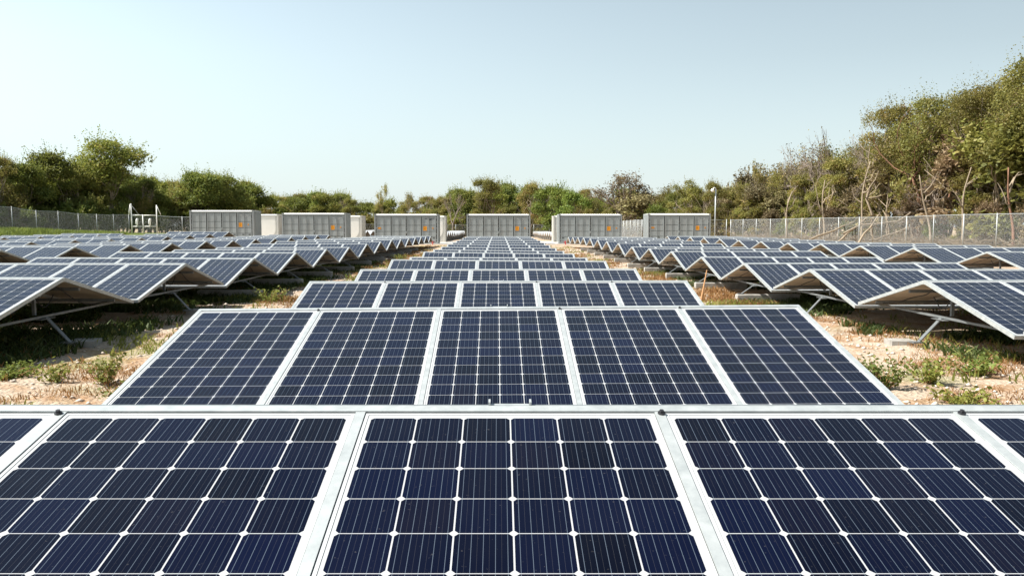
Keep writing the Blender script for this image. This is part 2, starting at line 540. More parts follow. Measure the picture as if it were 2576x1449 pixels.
gx = axis([(-1600, -200, 200), (-200, -60, 10), (-60, -12, 1.0), (-12, 12, 0.16), (12, 60, 1.0), (60, 200, 10), (200, 1601, 200)])
gy = axis([(-300, -20, 40), (-20, 0, 2), (0, 32, 0.18), (32, 90, 0.9), (90, 180, 2.5), (180, 300, 16), (300, 2400, 150)])
GX, GY = np.meshgrid(gx, gy)
GZ = gz_np(GX, GY) + bumps(GX, GY) * (np.abs(GX) < 60) - 0.03
ny, nx = GX.shape
V = np.stack([GX.ravel(), GY.ravel(), GZ.ravel()], 1)
idx = np.arange(nx * ny).reshape(ny, nx)
F = np.stack([idx[:-1, :-1].ravel(), idx[:-1, 1:].ravel(), idx[1:, 1:].ravel(), idx[1:, :-1].ravel()], 1)
gm = np_mesh("ground", V, F, [M['ground']])
gm.polygons.foreach_set('use_smooth', [True] * len(F))
tag(link("ground", gm), "sandy pinkish ground with dry weeds around the solar tables", kind="structure")

# ------------------------------------------------------------------ solar tables
TILT = R(14.4)
CT_, ST_ = math.cos(TILT), math.sin(TILT)
PITCH = 1.030
PW, PL = 0.992, 1.956
V0 = 0.052                    # slope distance from ridge line to the panel's top edge
LS = V0 + PL + 0.022          # whole slope
HX = 2.5 * PITCH + 0.0165      # half width with outer rails


def slope_matrix(side):
    """side -1: faces the camera, +1: faces away. local x across, y up the slope, z outward normal; origin at the ridge."""
    if side < 0: return Matrix.Rotation(TILT, 4, 'X')
    return Matrix.Rotation(math.pi, 4, 'Z') @ Matrix.Rotation(TILT, 4, 'X')


def support_mesh():
    mb = MB()
    for side in (-1, 1):
        T = Matrix.Translation((0, 0, RIDGE)) @ slope_matrix(side)
        # ridge rail, low rail, six slope rails
        mb.box((-HX, -0.046, -0.050), (HX, -0.006, 0.006), 0, T)
        mb.box((-HX, -LS, -0.045), (HX, -LS + 0.016, 0.002), 0, T)
        for k in range(6):
            x = (k - 2.5) * PITCH
            mb.box((x - 0.0165, -LS + 0.017, -0.045), (x + 0.0165, -0.047, 0.004), 0, T)
        # purlins under the modules
        for yy in (-0.50, -1.52):
            mb.box((-HX + 0.05, yy - 0.02, -0.092), (HX - 0.05, yy + 0.02, -0.050), 1, T)
    # hidden bottom chords and king posts
    yl = LS * CT_
    zl = RIDGE - LS * ST_
    for x, xp in ((-HX + 0.30, -HX + .42), (0.0, 0.0), (HX - 0.30, HX - .42)):
        mb.box((x - 0.018, -yl + 0.03, zl - 0.035), (x + 0.018, yl - 0.03, zl - 0.005), 1)
        mb.box((xp - 0.02, -0.02, zl - 0.004), (xp + 0.02, 0.02, RIDGE - 0.09), 1)
    return mb.mesh("support_frame", [M['galv'], M['galv_shaded']])


def splice_mesh():
    mb = MB()
    T = Matrix.Translation((0, 0, RIDGE)) @ slope_matrix(-1)
    mb.box((-0.075, -0.004, -0.02), (-0.068, 0.02, 0.018), 0, T)
    mb.box((0.068, -0.004, -0.02), (0.075, 0.02, 0.018), 0, T)
    mb.box((-0.067, 0.004, -0.02), (0.067, 0.016, 0.002), 0, T)
    return mb.mesh("ridge_splice", [M['galv']])


def panel_meshes():
    """glass laminate with the cell field's top centre as origin; top edge of the module is 0.03 above it"""
    top = 0.030
    fr = 0.011
    g = MB()
    # top glass face material 0, back sheet material 1
    x0, x1 = -PW / 2 + fr, PW / 2 - fr
    y1, y0 = top - fr, top - PL + fr
    g.add([(x0, y0, -0.002), (x1, y0, -0.002), (x1, y1, -0.002), (x0, y1, -0.002)], [(0, 1, 2, 3)], 0)
    g.add([(x0, y0, -0.007), (x1, y0, -0.007), (x1, y1, -0.007), (x0, y1, -0.007)], [(0, 3, 2, 1)], 1)
    f = MB()
    zb, zt = -0.040, 0.0
    X0, X1, Y0, Y1 = -PW / 2, PW / 2, top - PL, top
    for (a, b_) in (((X0, Y0), (X1, Y0 + fr)), ((X0, Y1 - fr), (X1, Y1)), ((X0, Y0 + fr), (X0 + fr, Y1 - fr)), ((X1 - fr, Y0 + fr), (X1, Y1 - fr))):
        f.box((a[0], a[1], zb), (b_[0], b_[1], zt))
    # junction box under the upper end
    full = MB()
    full.v, full.f, full.m = list(g.v), list(g.f), list(g.m)
    o = len(full.v)
    full.v += f.v
    full.f += [tuple(i + o for i in q) for q in f.f]
    full.m += [2] * len(f.f)
    jb = MB()
    jb.box((-0.055, -0.16, -0.030), (0.055, -0.06, -0.008))
    return (g.mesh("solar_panel", [M['cells'], M['back']]), f.mesh("panel_frame", [M['alu']]),
            full.mesh("solar_panel_far", [M['cells'], M['back'], M['alu']]), jb.mesh("junction_box", [M['cable']]))


def leg_mesh(sgn, zf=.19):
    """flat strut from the chord at the ridge down and outwards to its foot"""
    mb = MB()
    z0 = RIDGE - LS * ST_ - 0.03
    x0 = sgn * (HX - 0.26)
    x1 = x0 + sgn * 0.30
    vs = []
    for (x, z) in ((x0, z0), (x1, zf)):
        vs += [(x - 0.006, -0.034, z), (x + 0.012, -0.034, z), (x + 0.012, 0.034, z), (x - 0.006, 0.034, z)]
    mb.add(vs, [(0, 1, 2, 3), (7, 6, 5, 4), (0, 4, 5, 1), (1, 5, 6, 2), (2, 6, 7, 3), (3, 7, 4, 0)])
    mb.box((x1 - 0.10, -0.06, zf - .019), (x1 + 0.05, 0.06, zf - .001))
    mb.box((x0 - 0.05, -0.16, z0 - 0.022), (x0 + 0.03, 0.16, z0 - 0.016))
    return mb.mesh("leg", [M['galv_shaded']])


def sleeper_mesh(sgn):
    mb = MB()
    yl = 0.0
    xa, xb = sgn * (HX + 0.16), sgn * (HX - 1.35)
    lo, hi = min(xa, xb), max(xa, xb)
    z1 = 0.17
    vs = []
    for (z, e) in ((-0.06, 0.0), (z1 - 0.02, 0.0), (z1, -0.02)):
        vs += [(lo - e, yl - 0.11 - e, z), (hi + e, yl - 0.11 - e, z), (hi + e, yl + 0.11 + e, z), (lo - e, yl + 0.11 + e, z)]
    fs = [(0, 3, 2, 1), (8, 9, 10, 11)]
    for k in (0, 4):
        for j in range(4): fs.append((k + j, k + (j + 1) % 4, k + 4 + (j + 1) % 4, k + 4 + j))
    mb.add(vs, fs)
    return mb.mesh("concrete_sleeper", [M['concrete']])


def footing_mesh(sgn):
    mb = MB()
    x1 = sgn * (HX + .12)
    T = Matrix.Rotation(0.12 * sgn, 4, 'Z')
    mb.box((x1 - .20, -.17, -.10), (x1 + .15, .15, .044), 0, T)
    return mb.mesh("concrete_footing", [M['concrete']])


def cable_mesh(sgn, seed):
    rnd = random.Random(seed)
    mb = MB()
    x = sgn * (HX - 0.10)
    for side, reach in ((-1, 1.1), (1, 1.45)):
        pts = []
        nseg = 14
        for i in range(nseg + 1):
            t = i / nseg
            y = side * t * reach
            z = RIDGE - 0.085 - abs(y) * ST_ / CT_ - 0.11 * math.sin(math.pi * t) * (0.7 + 0.5 * math.sin(5 * t + seed)) - 0.01
            pts.append((x - sgn * (0.06 + 0.10 * math.sin(math.pi * t)), y, z))
        mb.tube(pts, 0.009, 5)
    # a hanging loop
    pts = [(x - sgn * 0.25, -0.15 + 0.5 * t, RIDGE - 0.16 - 0.20 * math.sin(math.pi * t) - 0.1 * t) for t in [i / 10 for i in range(11)]]
    mb.tube(pts, 0.008, 5)
    return mb.mesh("cable", [M['cable']])


def bolt_mesh():
    mb = MB()
    mb.tube([(0, 0, 0), (0, 0, 0.006)], 0.013, 8)
    mb.tube([(0, 0, 0.006), (0, 0, 0.014)], 0.008, 6)
    return mb.mesh("bolt", [M['dark_bolt']])


ME_SUP = support_mesh()
ME_PG, ME_PF, ME_PFULL, ME_JB = panel_meshes()
ME_SPL = splice_mesh()
ME_BOLT = bolt_mesh()
ME_LEG = {s: leg_mesh(s) for s in (-1, 1)}
ME_LEG2 = {s: leg_mesh(s, .065) for s in (-1, 1)}
ME_FOOT = {s: footing_mesh(s) for s in (-1, 1)}
ME_SLP = {s: sleeper_mesh(s) for s in (-1, 1)}
ME_CAB = {s: cable_mesh(s, 3 + s) for s in (-1, 1)}
PANELS = []
for side in (-1, 1):
    Tm = Matrix.Translation((0, 0, RIDGE)) @ slope_matrix(side)
    for k in range(5):
        x = (k - 2) * PITCH
        loc = Tm @ Vector((x, -V0 - 0.030, 0.0))
        rot = (TILT, 0, 0 if side < 0 else math.pi)
        PANELS.append((side, loc, rot))


def make_table(detail):
    root = empty("solar_table")
    link("support_frame", ME_SUP, root)
    for side, loc, rot in PANELS:
        if detail >= 2:
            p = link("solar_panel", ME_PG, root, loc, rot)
            link("panel_frame", ME_PF, p)
            link("junction_box", ME_JB, p)
        else:
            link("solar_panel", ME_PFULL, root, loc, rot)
    for s in (-1, 1):
        if detail >= 1:
            link("leg", (ME_LEG if detail < 2 else ME_LEG2)[s], root)
            if detail < 2: link("concrete_sleeper", ME_SLP[s], root)
            else: link("concrete_footing", ME_FOOT[s], root)
            link("cable", ME_CAB[s], root)
    if detail >= 3:
        link("ridge_splice", ME_SPL, root)
        T = Matrix.Translation((0, 0, RIDGE)) @ slope_matrix(-1)
        for x in ((-1.5) * PITCH - 0.005, 0.5 * PITCH + 0.004, 1.5 * PITCH + 0.004):
            link("bolt", ME_BOLT, root, T @ Vector((x, -0.062, 0.004)), (TILT, 0, 0))
    return root


def kids(o): return KIDS.get(o.name, [])


KIDS = {}


def index_kids():
    KIDS.clear()
    for o in bpy.data.objects:
        if o.parent: KIDS.setdefault(o.parent.name, []).append(o)


def copy_tree(o, parent=None):
    c = o.copy()
    col.objects.link(c)
    if parent: c.parent = parent
    for ch in kids(o): copy_tree(ch, c)
    return c


ORD = ["", "first", "second", "third", "fourth", "fifth", "sixth", "seventh", "eighth", "ninth", "tenth", "eleventh", "twelfth",
       "thirteenth", "fourteenth", "fifteenth", "sixteenth", "seventeenth", "eighteenth"]
protos = {d: make_table(d) for d in (0, 1, 2, 3)}
index_kids()
used = set()


def place_table(det, x, y, roll, rz, label, group, dz=0.0, H=None):
    if det in used: o = copy_tree(protos[det])
    else:
        o = protos[det]
        used.add(det)
    z = (CAMZ - H - RIDGE) if H is not None else gz(x, y)
    o.location = (x, y, z + dz)
    o.rotation_euler = (R(rr.uniform(-.3, .3)) if y > 9 else 0, R(roll), R(rz))
    tag(o, label, "solar table", group)
    return o


ROWS = [('c', CENTRE, "row leading to the middle container"),
        ('l1', LEFT1, "row ending at the container with black door seams and two wide placards"),
        ('l2', LEFT2, "row ending at the second container from the pipe frame"),
        ('l3', LEFT3, "row ending at the container beside the white pipe frame"),
        ('l4', LEFT4, "row that ends short of the white pipe frame"),
        ('r1', RIGHT1, "row just right of the middle row"),
        ('r2', RIGHT2, "row ending at the container beside the lamp pole")]
SHORT = {'c': 'middle row, leading to the middle container', 'l1': 'row ending at the black-seamed container beside the middle one',
         'l2': 'row ending at the container second from the pipe frame', 'l3': 'row ending at the container beside the pipe frame',
         'l4': 'outer row nearer the grassy fence mound', 'r1': 'row between the middle and lamp pole rows',
         'r2': 'row that ends at the container beside the lamp pole'}
GRP = {'c': 'solar tables of the middle row', 'l1': 'solar tables of the first row left of the middle', 'l2': 'solar tables of the second row left of the middle',
       'l3': 'solar tables of the third row left of the middle', 'l4': 'solar tables of the outer row by the grassy mound',
       'r1': 'solar tables of the first row right of the middle', 'r2': 'solar tables of the row below the wooded fence'}
rr = random.Random(5)
for key, tab, desc in ROWS:
    n = len(tab)
    for i, t in enumerate(tab):
        y, H = t[0], t[1]
        roll = t[2] if len(t) > 2 else rr.uniform(-.25, .25)
        if len(t) > 2: roll = -t[2]
        det = 3 if (key == 'c' and i < 3) else 2 if y < 17 else 1 if y < 56 else 0
        if i == n - 1: lab = "last solar table of the " + SHORT[key]
        else: lab = ORD[i + 1] + " solar table of the " + SHORT[key]
        place_table(det, XB[key] + (.040 if key == 'c' and i == 0 else .012 if key == 'c' and i == 1 else 0), y, roll, rr.uniform(-.15, .15) if y > 6 else 0, lab, GRP[key], 0.0, H)

# the part of the field beyond the containers: small in view, one mesh each
mbx = MB()
for side in (-1, 1):
    T = Matrix.Translation((0, 0, RIDGE)) @ slope_matrix(side)
    mbx.box((-HX + .03, -LS, -0.045), (HX - .03, -.01, -0.006), 3, T)
    for x in (-HX, HX - .03): mbx.box((x, -LS, -.05), (x + .03, -.01, 0.003), 0, T)
    for k in range(5):
        x = (k - 2) * PITCH
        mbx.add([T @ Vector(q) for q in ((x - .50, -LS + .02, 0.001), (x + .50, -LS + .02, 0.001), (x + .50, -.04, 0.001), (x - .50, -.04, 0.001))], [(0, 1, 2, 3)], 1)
for x in (-2.2, 2.2):
    mbx.box((x - .03, -.03, -.05), (x + .03, .03, RIDGE - .1))
    for y in (-1.9, 1.9): mbx.box((x - .3, y - .1, -.05), (x + .3, y + .1, .33), 2)
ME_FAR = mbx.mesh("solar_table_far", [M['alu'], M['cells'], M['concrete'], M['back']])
for key, y0, lab in (('l1', 87.0, "beyond the containers, seen left of the middle container"), ('r1', 87.0, "beyond the containers, seen right of the middle container"),
                     ('l2', 87.0, "beyond the containers, seen in the gap behind the black-seamed container")):
    for i in range(13):
        y = y0 + 4.02 * i
        o = link("solar_table", ME_FAR, None, (XB[key], y, gz(XB[key], y) + 0.05))
        tag(o, "small distant solar table " + lab, "solar table", "solar tables " + lab)


# ------------------------------------------------------------------ containers
def container(name, x, y, ztop, label, seams=False, wide=False, white=False, rz=0.0, front_detail=True):
    W, D, Hh = 6.06, 2.44, 2.76
    root = empty(name, (x, y, ztop - Hh), rz)
    tag(root, label, "container", "shipping containers across the field")
    main = M['cont_cream'] if white else M['cont']
    fr = M['cont_cream'] if white else M['cont_light']
    b = MB()
    b.box((-W / 2 + .05, .07, .10), (W / 2 - .05, D - .05, Hh - .06))
    # corrugated end walls and rear
    for s in (-1, 1):
        for k in range(8):
            yy = .18 + k * .27
            xx = s * (W / 2 - .05)
            b.box((min(xx, xx + s * .035), yy, .16), (max(xx, xx + s * .035), yy + .14, Hh - .14))
    b.build("body", main, root)
    f = MB()
    for s in (-1, 1):
        xa = s * W / 2
        xb = s * (W / 2 - .13)
        f.box((min(xa, xb), 0, .0), (max(xa, xb), .15, Hh))
        f.box((min(xa, xb), D - .15, 0), (max(xa, xb), D, Hh))
        f.box((min(xa, xa - s * .08), .151, .0), (max(xa, xa - s * .08), D - .151, .14))
        f.box((min(xa, xa - s * .08), .151, Hh - .12), (max(xa, xa - s * .08), D - .151, Hh - .004))
    f.box((-W / 2 + .131, .012, Hh - .21), (W / 2 - .131, .12, Hh - .101))
    f.box((-W / 2 + .131, .012, 0), (W / 2 - .131, .12, .13))
    for s in (-1, 1):   # corner castings
        for zz in (0.0, Hh - .13):
            xa = s * (W / 2 + .006)
            xb = s * (W / 2 - .17)
            f.box((min(xa, xb), -.008, zz - .003), (max(xa, xb), .16, zz + .133))
    f.build("frame", fr, root)
    # roof, corrugated across
    r = MB()
    r.box((-W / 2 + .135, .10, Hh - .044), (W / 2 - .135, D - .02, Hh - .002))
    xa, xb = -W / 2 + .172, W / 2 - .172  # sloped front wedge added to catch the sun and brighten the roof edge
    r.add([(xa, .004, Hh - .10), (xb, .004, Hh - .10), (xb, .099, Hh - .003), (xa, .099, Hh - .003), (xa, .099, Hh - .10), (xb, .099, Hh - .10)],
          [(0, 1, 2, 3), (3, 2, 5, 4), (0, 4, 5, 1), (0, 3, 4), (1, 5, 2)])
    k = -W / 2 + .2
    while k < W / 2 - .25:
        r.box((k, .085, Hh - .001), (k + .11, D - .03, Hh + .028))
        k += .22
    r.build("roof", M['roof'], root)
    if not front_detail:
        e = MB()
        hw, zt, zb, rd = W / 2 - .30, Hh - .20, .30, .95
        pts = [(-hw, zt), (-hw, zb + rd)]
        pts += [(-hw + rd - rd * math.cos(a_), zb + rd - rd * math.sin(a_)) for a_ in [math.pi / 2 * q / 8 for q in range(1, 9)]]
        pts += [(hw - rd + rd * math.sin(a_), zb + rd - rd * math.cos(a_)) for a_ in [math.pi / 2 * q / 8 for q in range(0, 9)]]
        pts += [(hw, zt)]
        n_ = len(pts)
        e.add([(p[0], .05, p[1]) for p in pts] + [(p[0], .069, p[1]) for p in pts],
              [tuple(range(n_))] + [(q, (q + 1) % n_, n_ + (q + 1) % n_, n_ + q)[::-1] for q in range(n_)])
        e.build("rounded_plate", M['cont_white'], root)  # paler plate on the front, rounded at its lower corners
        return root
    # four door leaves
    x0 = -W / 2 + .17
    lw = (W - .34) / 4
    for d in range(4):
        dx0 = x0 + d * lw + .028
        dx1 = x0 + (d + 1) * lw - .028
        m = MB()
        mid = (dx0 + dx1) / 2
        m.box((dx0, .0600, .16), (dx1, .0685, Hh - .23), 1)  # dark sheet behind the plate gaps, groove shade put into its colour
        zz = (.165, .60, 1.12, 1.70, Hh - .235)
        for xa, xb in ((dx0, mid), (mid, dx1)):
            for q in range(4):
                m.box((xa + .022, .046, zz[q] + .022), (xb - .022, .0595, zz[q + 1] - .022))
        for xx, hw in ((dx0 + .045, .030), (mid, .013), (dx1 - .045, .030)):
            m.box((xx - hw, .012, .17), (xx + hw, .0455, Hh - .24))
        # hinges
        hx = dx0 if d % 2 == 0 else dx1
        for zz in (.30, .85, 1.40, 1.95, 2.36):
            m.box((hx - .055, .004, zz), (hx + .055, .0455, zz + .06), 0)
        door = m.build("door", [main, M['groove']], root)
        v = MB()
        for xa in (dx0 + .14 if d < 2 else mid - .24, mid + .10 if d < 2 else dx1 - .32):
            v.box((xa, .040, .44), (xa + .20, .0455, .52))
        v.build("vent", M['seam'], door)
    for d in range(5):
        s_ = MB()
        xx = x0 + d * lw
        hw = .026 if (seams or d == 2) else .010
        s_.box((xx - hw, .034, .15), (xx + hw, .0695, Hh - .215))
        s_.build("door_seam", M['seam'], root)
    lk = MB()
    lk.box((-.10, -.018, 1.06), (.10, .0095, 1.10))
    lk.box((-.07, -.022, .96), (.07, .0095, 1.058))
    lk.build("lock", fr, root)
    # orange placards with dark lines of writing
    px = x0 + 3 * lw + .20
    p = MB()
    p.box((px - .02, .030, 1.20), (px + .31, .0455, 1.60), 0)
    for i, (a, b_) in enumerate(((.05, .21), (.04, .22), (.035, .235))):
        nlet = 6
        for j in range(nlet):
            xa = px + a + (b_ - a) * j / nlet
            p.box((xa, .027, 1.51 - i * .11), (xa + (b_ - a) / nlet * .66, .0295, 1.55 - i * .11), 1)
    p.build("placard", [M['orange'], M['ink']], root)
    p = MB()
    p.box((px + .83, .030, 1.36), (px + .94, .0455, 1.48), 0)
    p.box((px + .855, .027, 1.39), (px + .91, .0295, 1.44), 1)
    p.build("placard", [M['orange'], M['ink']], root)
    if wide:
        p = MB()
        px2 = x0 + .16
        p.box((px2, .030, 1.35), (px2 + .30, .0455, 1.50), 0)
        for j in range(5):
            if j == 2: continue
            p.box((px2 + .03 + j * .050, .027, 1.385), (px2 + .062 + j * .050, .0295, 1.465), 1)
        p.build("placard", [M['orange'], M['ink']], root)
    t = MB()
    tx = x0 + 3 * lw + .34
    for j in range(4): t.box((tx + j * .055, .040, 2.28), (tx + .035 + j * .055, .0455, 2.35))
    for j in range(6): t.box((tx + .42 + j * .055, .040, 2.22), (tx + .45 + j * .055, .0455, 2.35))
    t.box((tx + .80, .040, 2.28), (tx + .86, .0455, 2.35))
    for j in range(4): t.box((tx + .42 + j * .05, .040, 2.15), (tx + .45 + j * .05, .0455, 2.28))
    t.build("serial_marking", M['darkink'] if seams and wide and x < 0 else M['whiteink'], root)
    return root


def slab(x0, x1, y0, y1, z, label, h=.35):
    mb = MB()
    mb.box((x0, y0 * K, z - h), (x1, y1 * K, z))
    return tag(mb.build("concrete_slab", M['slab']), label, "slab", "concrete slabs under the containers")


CY = 59.0 * K
c1 = container("shipping_container", -26.25, CY, 3.12, "grey container at the end of the line beside the white pipe frame")
c2 = container("shipping_container", -17.50, CY, 2.86, "grey container between the pipe frame's container and the black-seamed one")
c3 = container("shipping_container", -8.75, CY, 2.77, "grey container with thick black door seams next to the middle container", True, True)
c4 = container("shipping_container", 0.0, CY + .2, 2.77, "grey container standing alone at the end of the middle row")
c5 = container("shipping_container", 8.80, CY + .75, 2.77, "grey container between the middle one and the lamp pole's one")
c6 = container("shipping_container", 17.45, CY + 1.3, 2.82, "darker grey container with black door seams beside the lamp pole", True, True)
for i, (x, zt, lab) in enumerate(((-26.0, 2.86, "cream container end showing behind the pipe frame's container"),
                                 (-17.3, 2.72, "cream container end showing behind the second container from the pipe frame"),
                                 (-8.55, 2.70, "pale container showing behind the black-seamed container"),
                                 (8.75, 2.70, "pale container showing behind the container right of the middle one"))):
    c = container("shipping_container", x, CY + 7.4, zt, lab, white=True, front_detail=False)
    c["group"] = "pale containers of the rear line"
slab(-12.4, -4.3, 58.3, 68.9, -.03, "pale slab corner beside the black-seamed container")
slab(4.6, 12.4, 58.7, 69.0, -.03, "pale slab under the container right of the middle row")
slab(-3.9, 3.9, 58.6, 62.5, -.03, "pale slab under the middle container")
slab(-30.2, -22.4, 58.5, 68.5, .33, "slab under the container beside the pipe frame", .6)
slab(-21.2, -13.6, 58.5, 68.5, .07, "slab under the second container from the pipe frame", .5)
slab(13.6, 21.2, 59.4, 63.5, .03, "slab under the container beside the lamp pole", .5)

# red pipe stubs by the end tables
for x, y, lab in ((-6.1, 72.4, "small red pipe stub in front of the black-seamed container"), (6.25, 72.8, "small red pipe stub in front of the container right of the middle one")):
    root = empty("pipe_stub", (x, y, gz(x, y) - .02))
    tag(root, lab, "pipe", "red pipe stubs")
    mb = MB()
    mb.tube([(0, 0, 0), (0, 0, .32)], .05, 10)
    mb.tube([(0, 0, .321), (0, 0, .36)], .075, 10)
    mb.build("pipe", M['red'], root)
    mb = MB()
    mb.tube([(-.16, 0, .22), (-.06, 0, .22)], .035, 8)
    mb.tube([(.06, 0, .22), (.16, 0, .22)], .035, 8)
    mb.build("valve", M['red'], root)

# lamp pole beside the last container
root = empty("lamp_pole", (20.75, 74.9, gz(20.75, 74.9) - .05))
tag(root, "grey pole with a white globe lamp beside the container row", "lamp pole")
mb = MB()
mb.tube([(0, 0, 0), (0, 0, 5.2)], .065, 12)
mb.build("pole", M['post'], root, True)
mb = MB()
mb.tube([(0, 0, 5.2), (-.05, 0, 5.32), (-.16, -.03, 5.36), (-.26, -.05, 5.30)], .05, 8)
mb.build("arm", M['white'], root, True)
import bmesh
bm = bmesh.new()
bmesh.ops.create_uvsphere(bm, u_segments=16, v_segments=12, radius=.17)
for v_ in bm.verts: v_.co.z *= 0.92
me = bpy.data.meshes.new("lamp_globe")
bm.to_mesh(me)
bm.free()
me.materials.append(M['globe'])
me.polygons.foreach_set('use_smooth', [True] * len(me.polygons))
link("lamp_globe", me, root, (-.32, -.06, 5.12))

# white pipe frame by the left fence corner
FX, FY = -40.4, 89.2
root = empty("pipe_gantry", (FX, FY, gz(FX, FY) - .05))
tag(root, "white pipe frame with two tall braced uprights by the fence corner", "pipe gantry")
for x, hgt in ((-1.45, 3.6), (-.15, 2.35), (1.40, 3.45)):
    mb = MB()
    mb.tube([(x, 0, 0), (x + (.05 if x > 0 else 0), 0, hgt)], .062, 10)
    mb.build("upright", M['white'], root, True)
for z in (2.28, 1.02):
    mb = MB()
    mb.tube([(-1.36, 0, z), (-.24, 0, z)], .048, 8)
    mb.tube([(-.06, 0, z), (1.31, 0, z)], .048, 8)
    mb.build("rail", M['white'], root, True)
mb = MB()
mb.tube([(-1.50, -.02, 3.55), (-1.72, -.05, 2.35)], .075, 8)
mb.build("brace", M['white'], root, True)
mb = MB()
mb.tube([(1.45, 0, 3.4), (1.85, .1, 2.35)], .05, 6)
mb.build("brace", M['white'], root, True)
mb = MB()
mb.tube([(-1.4, 0, 3.4), (-.6, 0, 2.35)], .015, 5)
mb.build("brace", M['white'], root, True)
for x in (-.80, .66):
    mb = MB()
    mb.tube([(x, -.05, 1.10), (x - .04, -.05, 1.35), (x - .02, -.05, 1.75), (x + .05, -.05, 1.9)], [.07, .13, .13, .10], 10)
    mb.build("canister", M['globe'], root, True)


# ------------------------------------------------------------------ chain-link fences
def fence(name, pts, height, spacing, label, post_r=.038, cell=.06, wire=.0023, skip_last=False):
    pts = [(p[0], p[1] * K) for p in pts]
    root = empty(name, (pts[0][0], pts[0][1], gz(*pts[0])))
    tag(root, label, "fence", "chain-link fences around the field")
    ox, oy, oz = root.location
    rails = MB()
    V_, F_ = [], []
    for (a, b_) in zip(pts[:-1], pts[1:]):
        a = np.array(a, float)
        b_ = np.array(b_, float)
        L = np.linalg.norm(b_ - a)
        n = max(1, int(round(L / spacing)))
        d = (b_ - a) / L
        for i in range(n + 1):
            p = a + d * L * i / n
            z = gz(p[0], p[1]) - .05
            mb = MB()
            mb.tube([(p[0] - ox, p[1] - oy, z - oz), (p[0] - ox, p[1] - oy, z + height + .07 - oz)], post_r * (1.35 if i in (0, n) else 1), 8)
            mb.build("post", M['post'], root, True)
        m = n * 2
        tp = []
        for i in range(m + 1):
            p = a + d * L * i / m
            tp.append((p[0] - ox, p[1] - oy, gz(p[0], p[1]) - .05 + height - oz))
        rails.tube(tp, .024, 6)
        # real wires: two families of slanting strands, each a thin flat bar
        hgt = height - .03
        for fam in (1, -1):
            ks = np.arange(-int(hgt / cell) - 1, int(L / cell) + int(hgt / cell) + 2)
            s0 = ks * cell
            s1 = s0 + fam * hgt
            za, zb = np.zeros(len(ks)), np.full(len(ks), hgt)
            # clip to 0..L
            ss0, ss1, zz0, zz1 = s0.copy(), s1.copy(), za.copy(), zb.copy()
            for S, Z, So, Zo in ((ss0, zz0, s1, zb), (ss1, zz1, s0, za)):
                lo = S < 0
                Z[lo] = Zo[lo] + (0 - So[lo]) / (S[lo] - So[lo]) * (Z[lo] - Zo[lo])
                S[lo] = 0
                hi = S > L
                Z[hi] = Zo[hi] + (L - So[hi]) / (S[hi] - So[hi]) * (Z[hi] - Zo[hi])
                S[hi] = L
            ok = ((s0 > 0) | (s1 > 0)) & ((s0 < L) | (s1 < L))
            ss0, ss1, zz0, zz1 = ss0[ok], ss1[ok], zz0[ok], zz1[ok]
            off = fam * .003
            nrm = np.array([-d[1], d[0]])
            P0 = np.stack([a[0] + d[0] * ss0 + nrm[0] * off, a[1] + d[1] * ss0 + nrm[1] * off], 1)
            P1 = np.stack([a[0] + d[0] * ss1 + nrm[0] * off, a[1] + d[1] * ss1 + nrm[1] * off], 1)
            Z0 = gz_np(P0[:, 0], P0[:, 1]) - .03 + zz0
            Z1 = gz_np(P1[:, 0], P1[:, 1]) - .03 + zz1
            A = np.stack([P0[:, 0] - ox, P0[:, 1] - oy, Z0 - oz], 1)
            B = np.stack([P1[:, 0] - ox, P1[:, 1] - oy, Z1 - oz], 1)
            t = B - A
            t /= np.linalg.norm(t, axis=1)[:, None] + 1e-9
            nv = np.array([nrm[0], nrm[1], 0.0])
            u = np.cross(t, nv) * wire
            w_ = nv[None, :] * wire
            o = sum(len(q) for q in V_)
            k = len(A)
            # triangular prism: 3 corners at each end
            c1, c2, c3 = u, -u * .5 + w_ * .87, -u * .5 - w_ * .87
            VV = np.stack([A + c1, A + c2, A + c3, B + c1, B + c2, B + c3], 1).reshape(-1, 3)
            V_.append(VV)
            bi = (np.arange(k) * 6 + o)[:, None]
            F_.append(np.concatenate([bi + np.array([0, 1, 4, 3]), bi + np.array([1, 2, 5, 4]), bi + np.array([2, 0, 3, 5])], 0))
    rails.build("top_rail", M['post'], root, True)
    link("wire_mesh", np_mesh("wire_mesh", np.concatenate(V_), np.concatenate(F_), [M['wire']]), root)
    return root


fence("chain_link_fence", [(38.9, 27.0), (28.0, 75.0)], 2.40, 3.1, "long chain-link fence in front of the tall pale-trunked wood")
fence("chain_link_fence", [(27.6, 75.3), (16.6, 75.3)], 2.40, 2.75, "short chain-link fence between the lamp pole and the long fence's corner")
fence("chain_link_fence", [(16.4, 71.0), (16.4, 121.6)], 2.40, 2.6, "receding chain-link fence seen between the two containers near the lamp pole")
fence("chain_link_fence", [(16.1, 122.0), (-42, 122.0)], 2.40, 3.0, "far chain-link fence crossing behind the containers, below the distant trees", cell=.08, wire=.0035)
fence("chain_link_fence", [(-46.5, 44.0), (-46.0, 77.5)], 2.35, 3.9, "dark chain-link fence running along the grassy mound")
fence("chain_link_fence", [(-45.8, 77.8), (-27.0, 77.8)], 2.35, 3.1, "chain-link fence behind the white pipe frame")


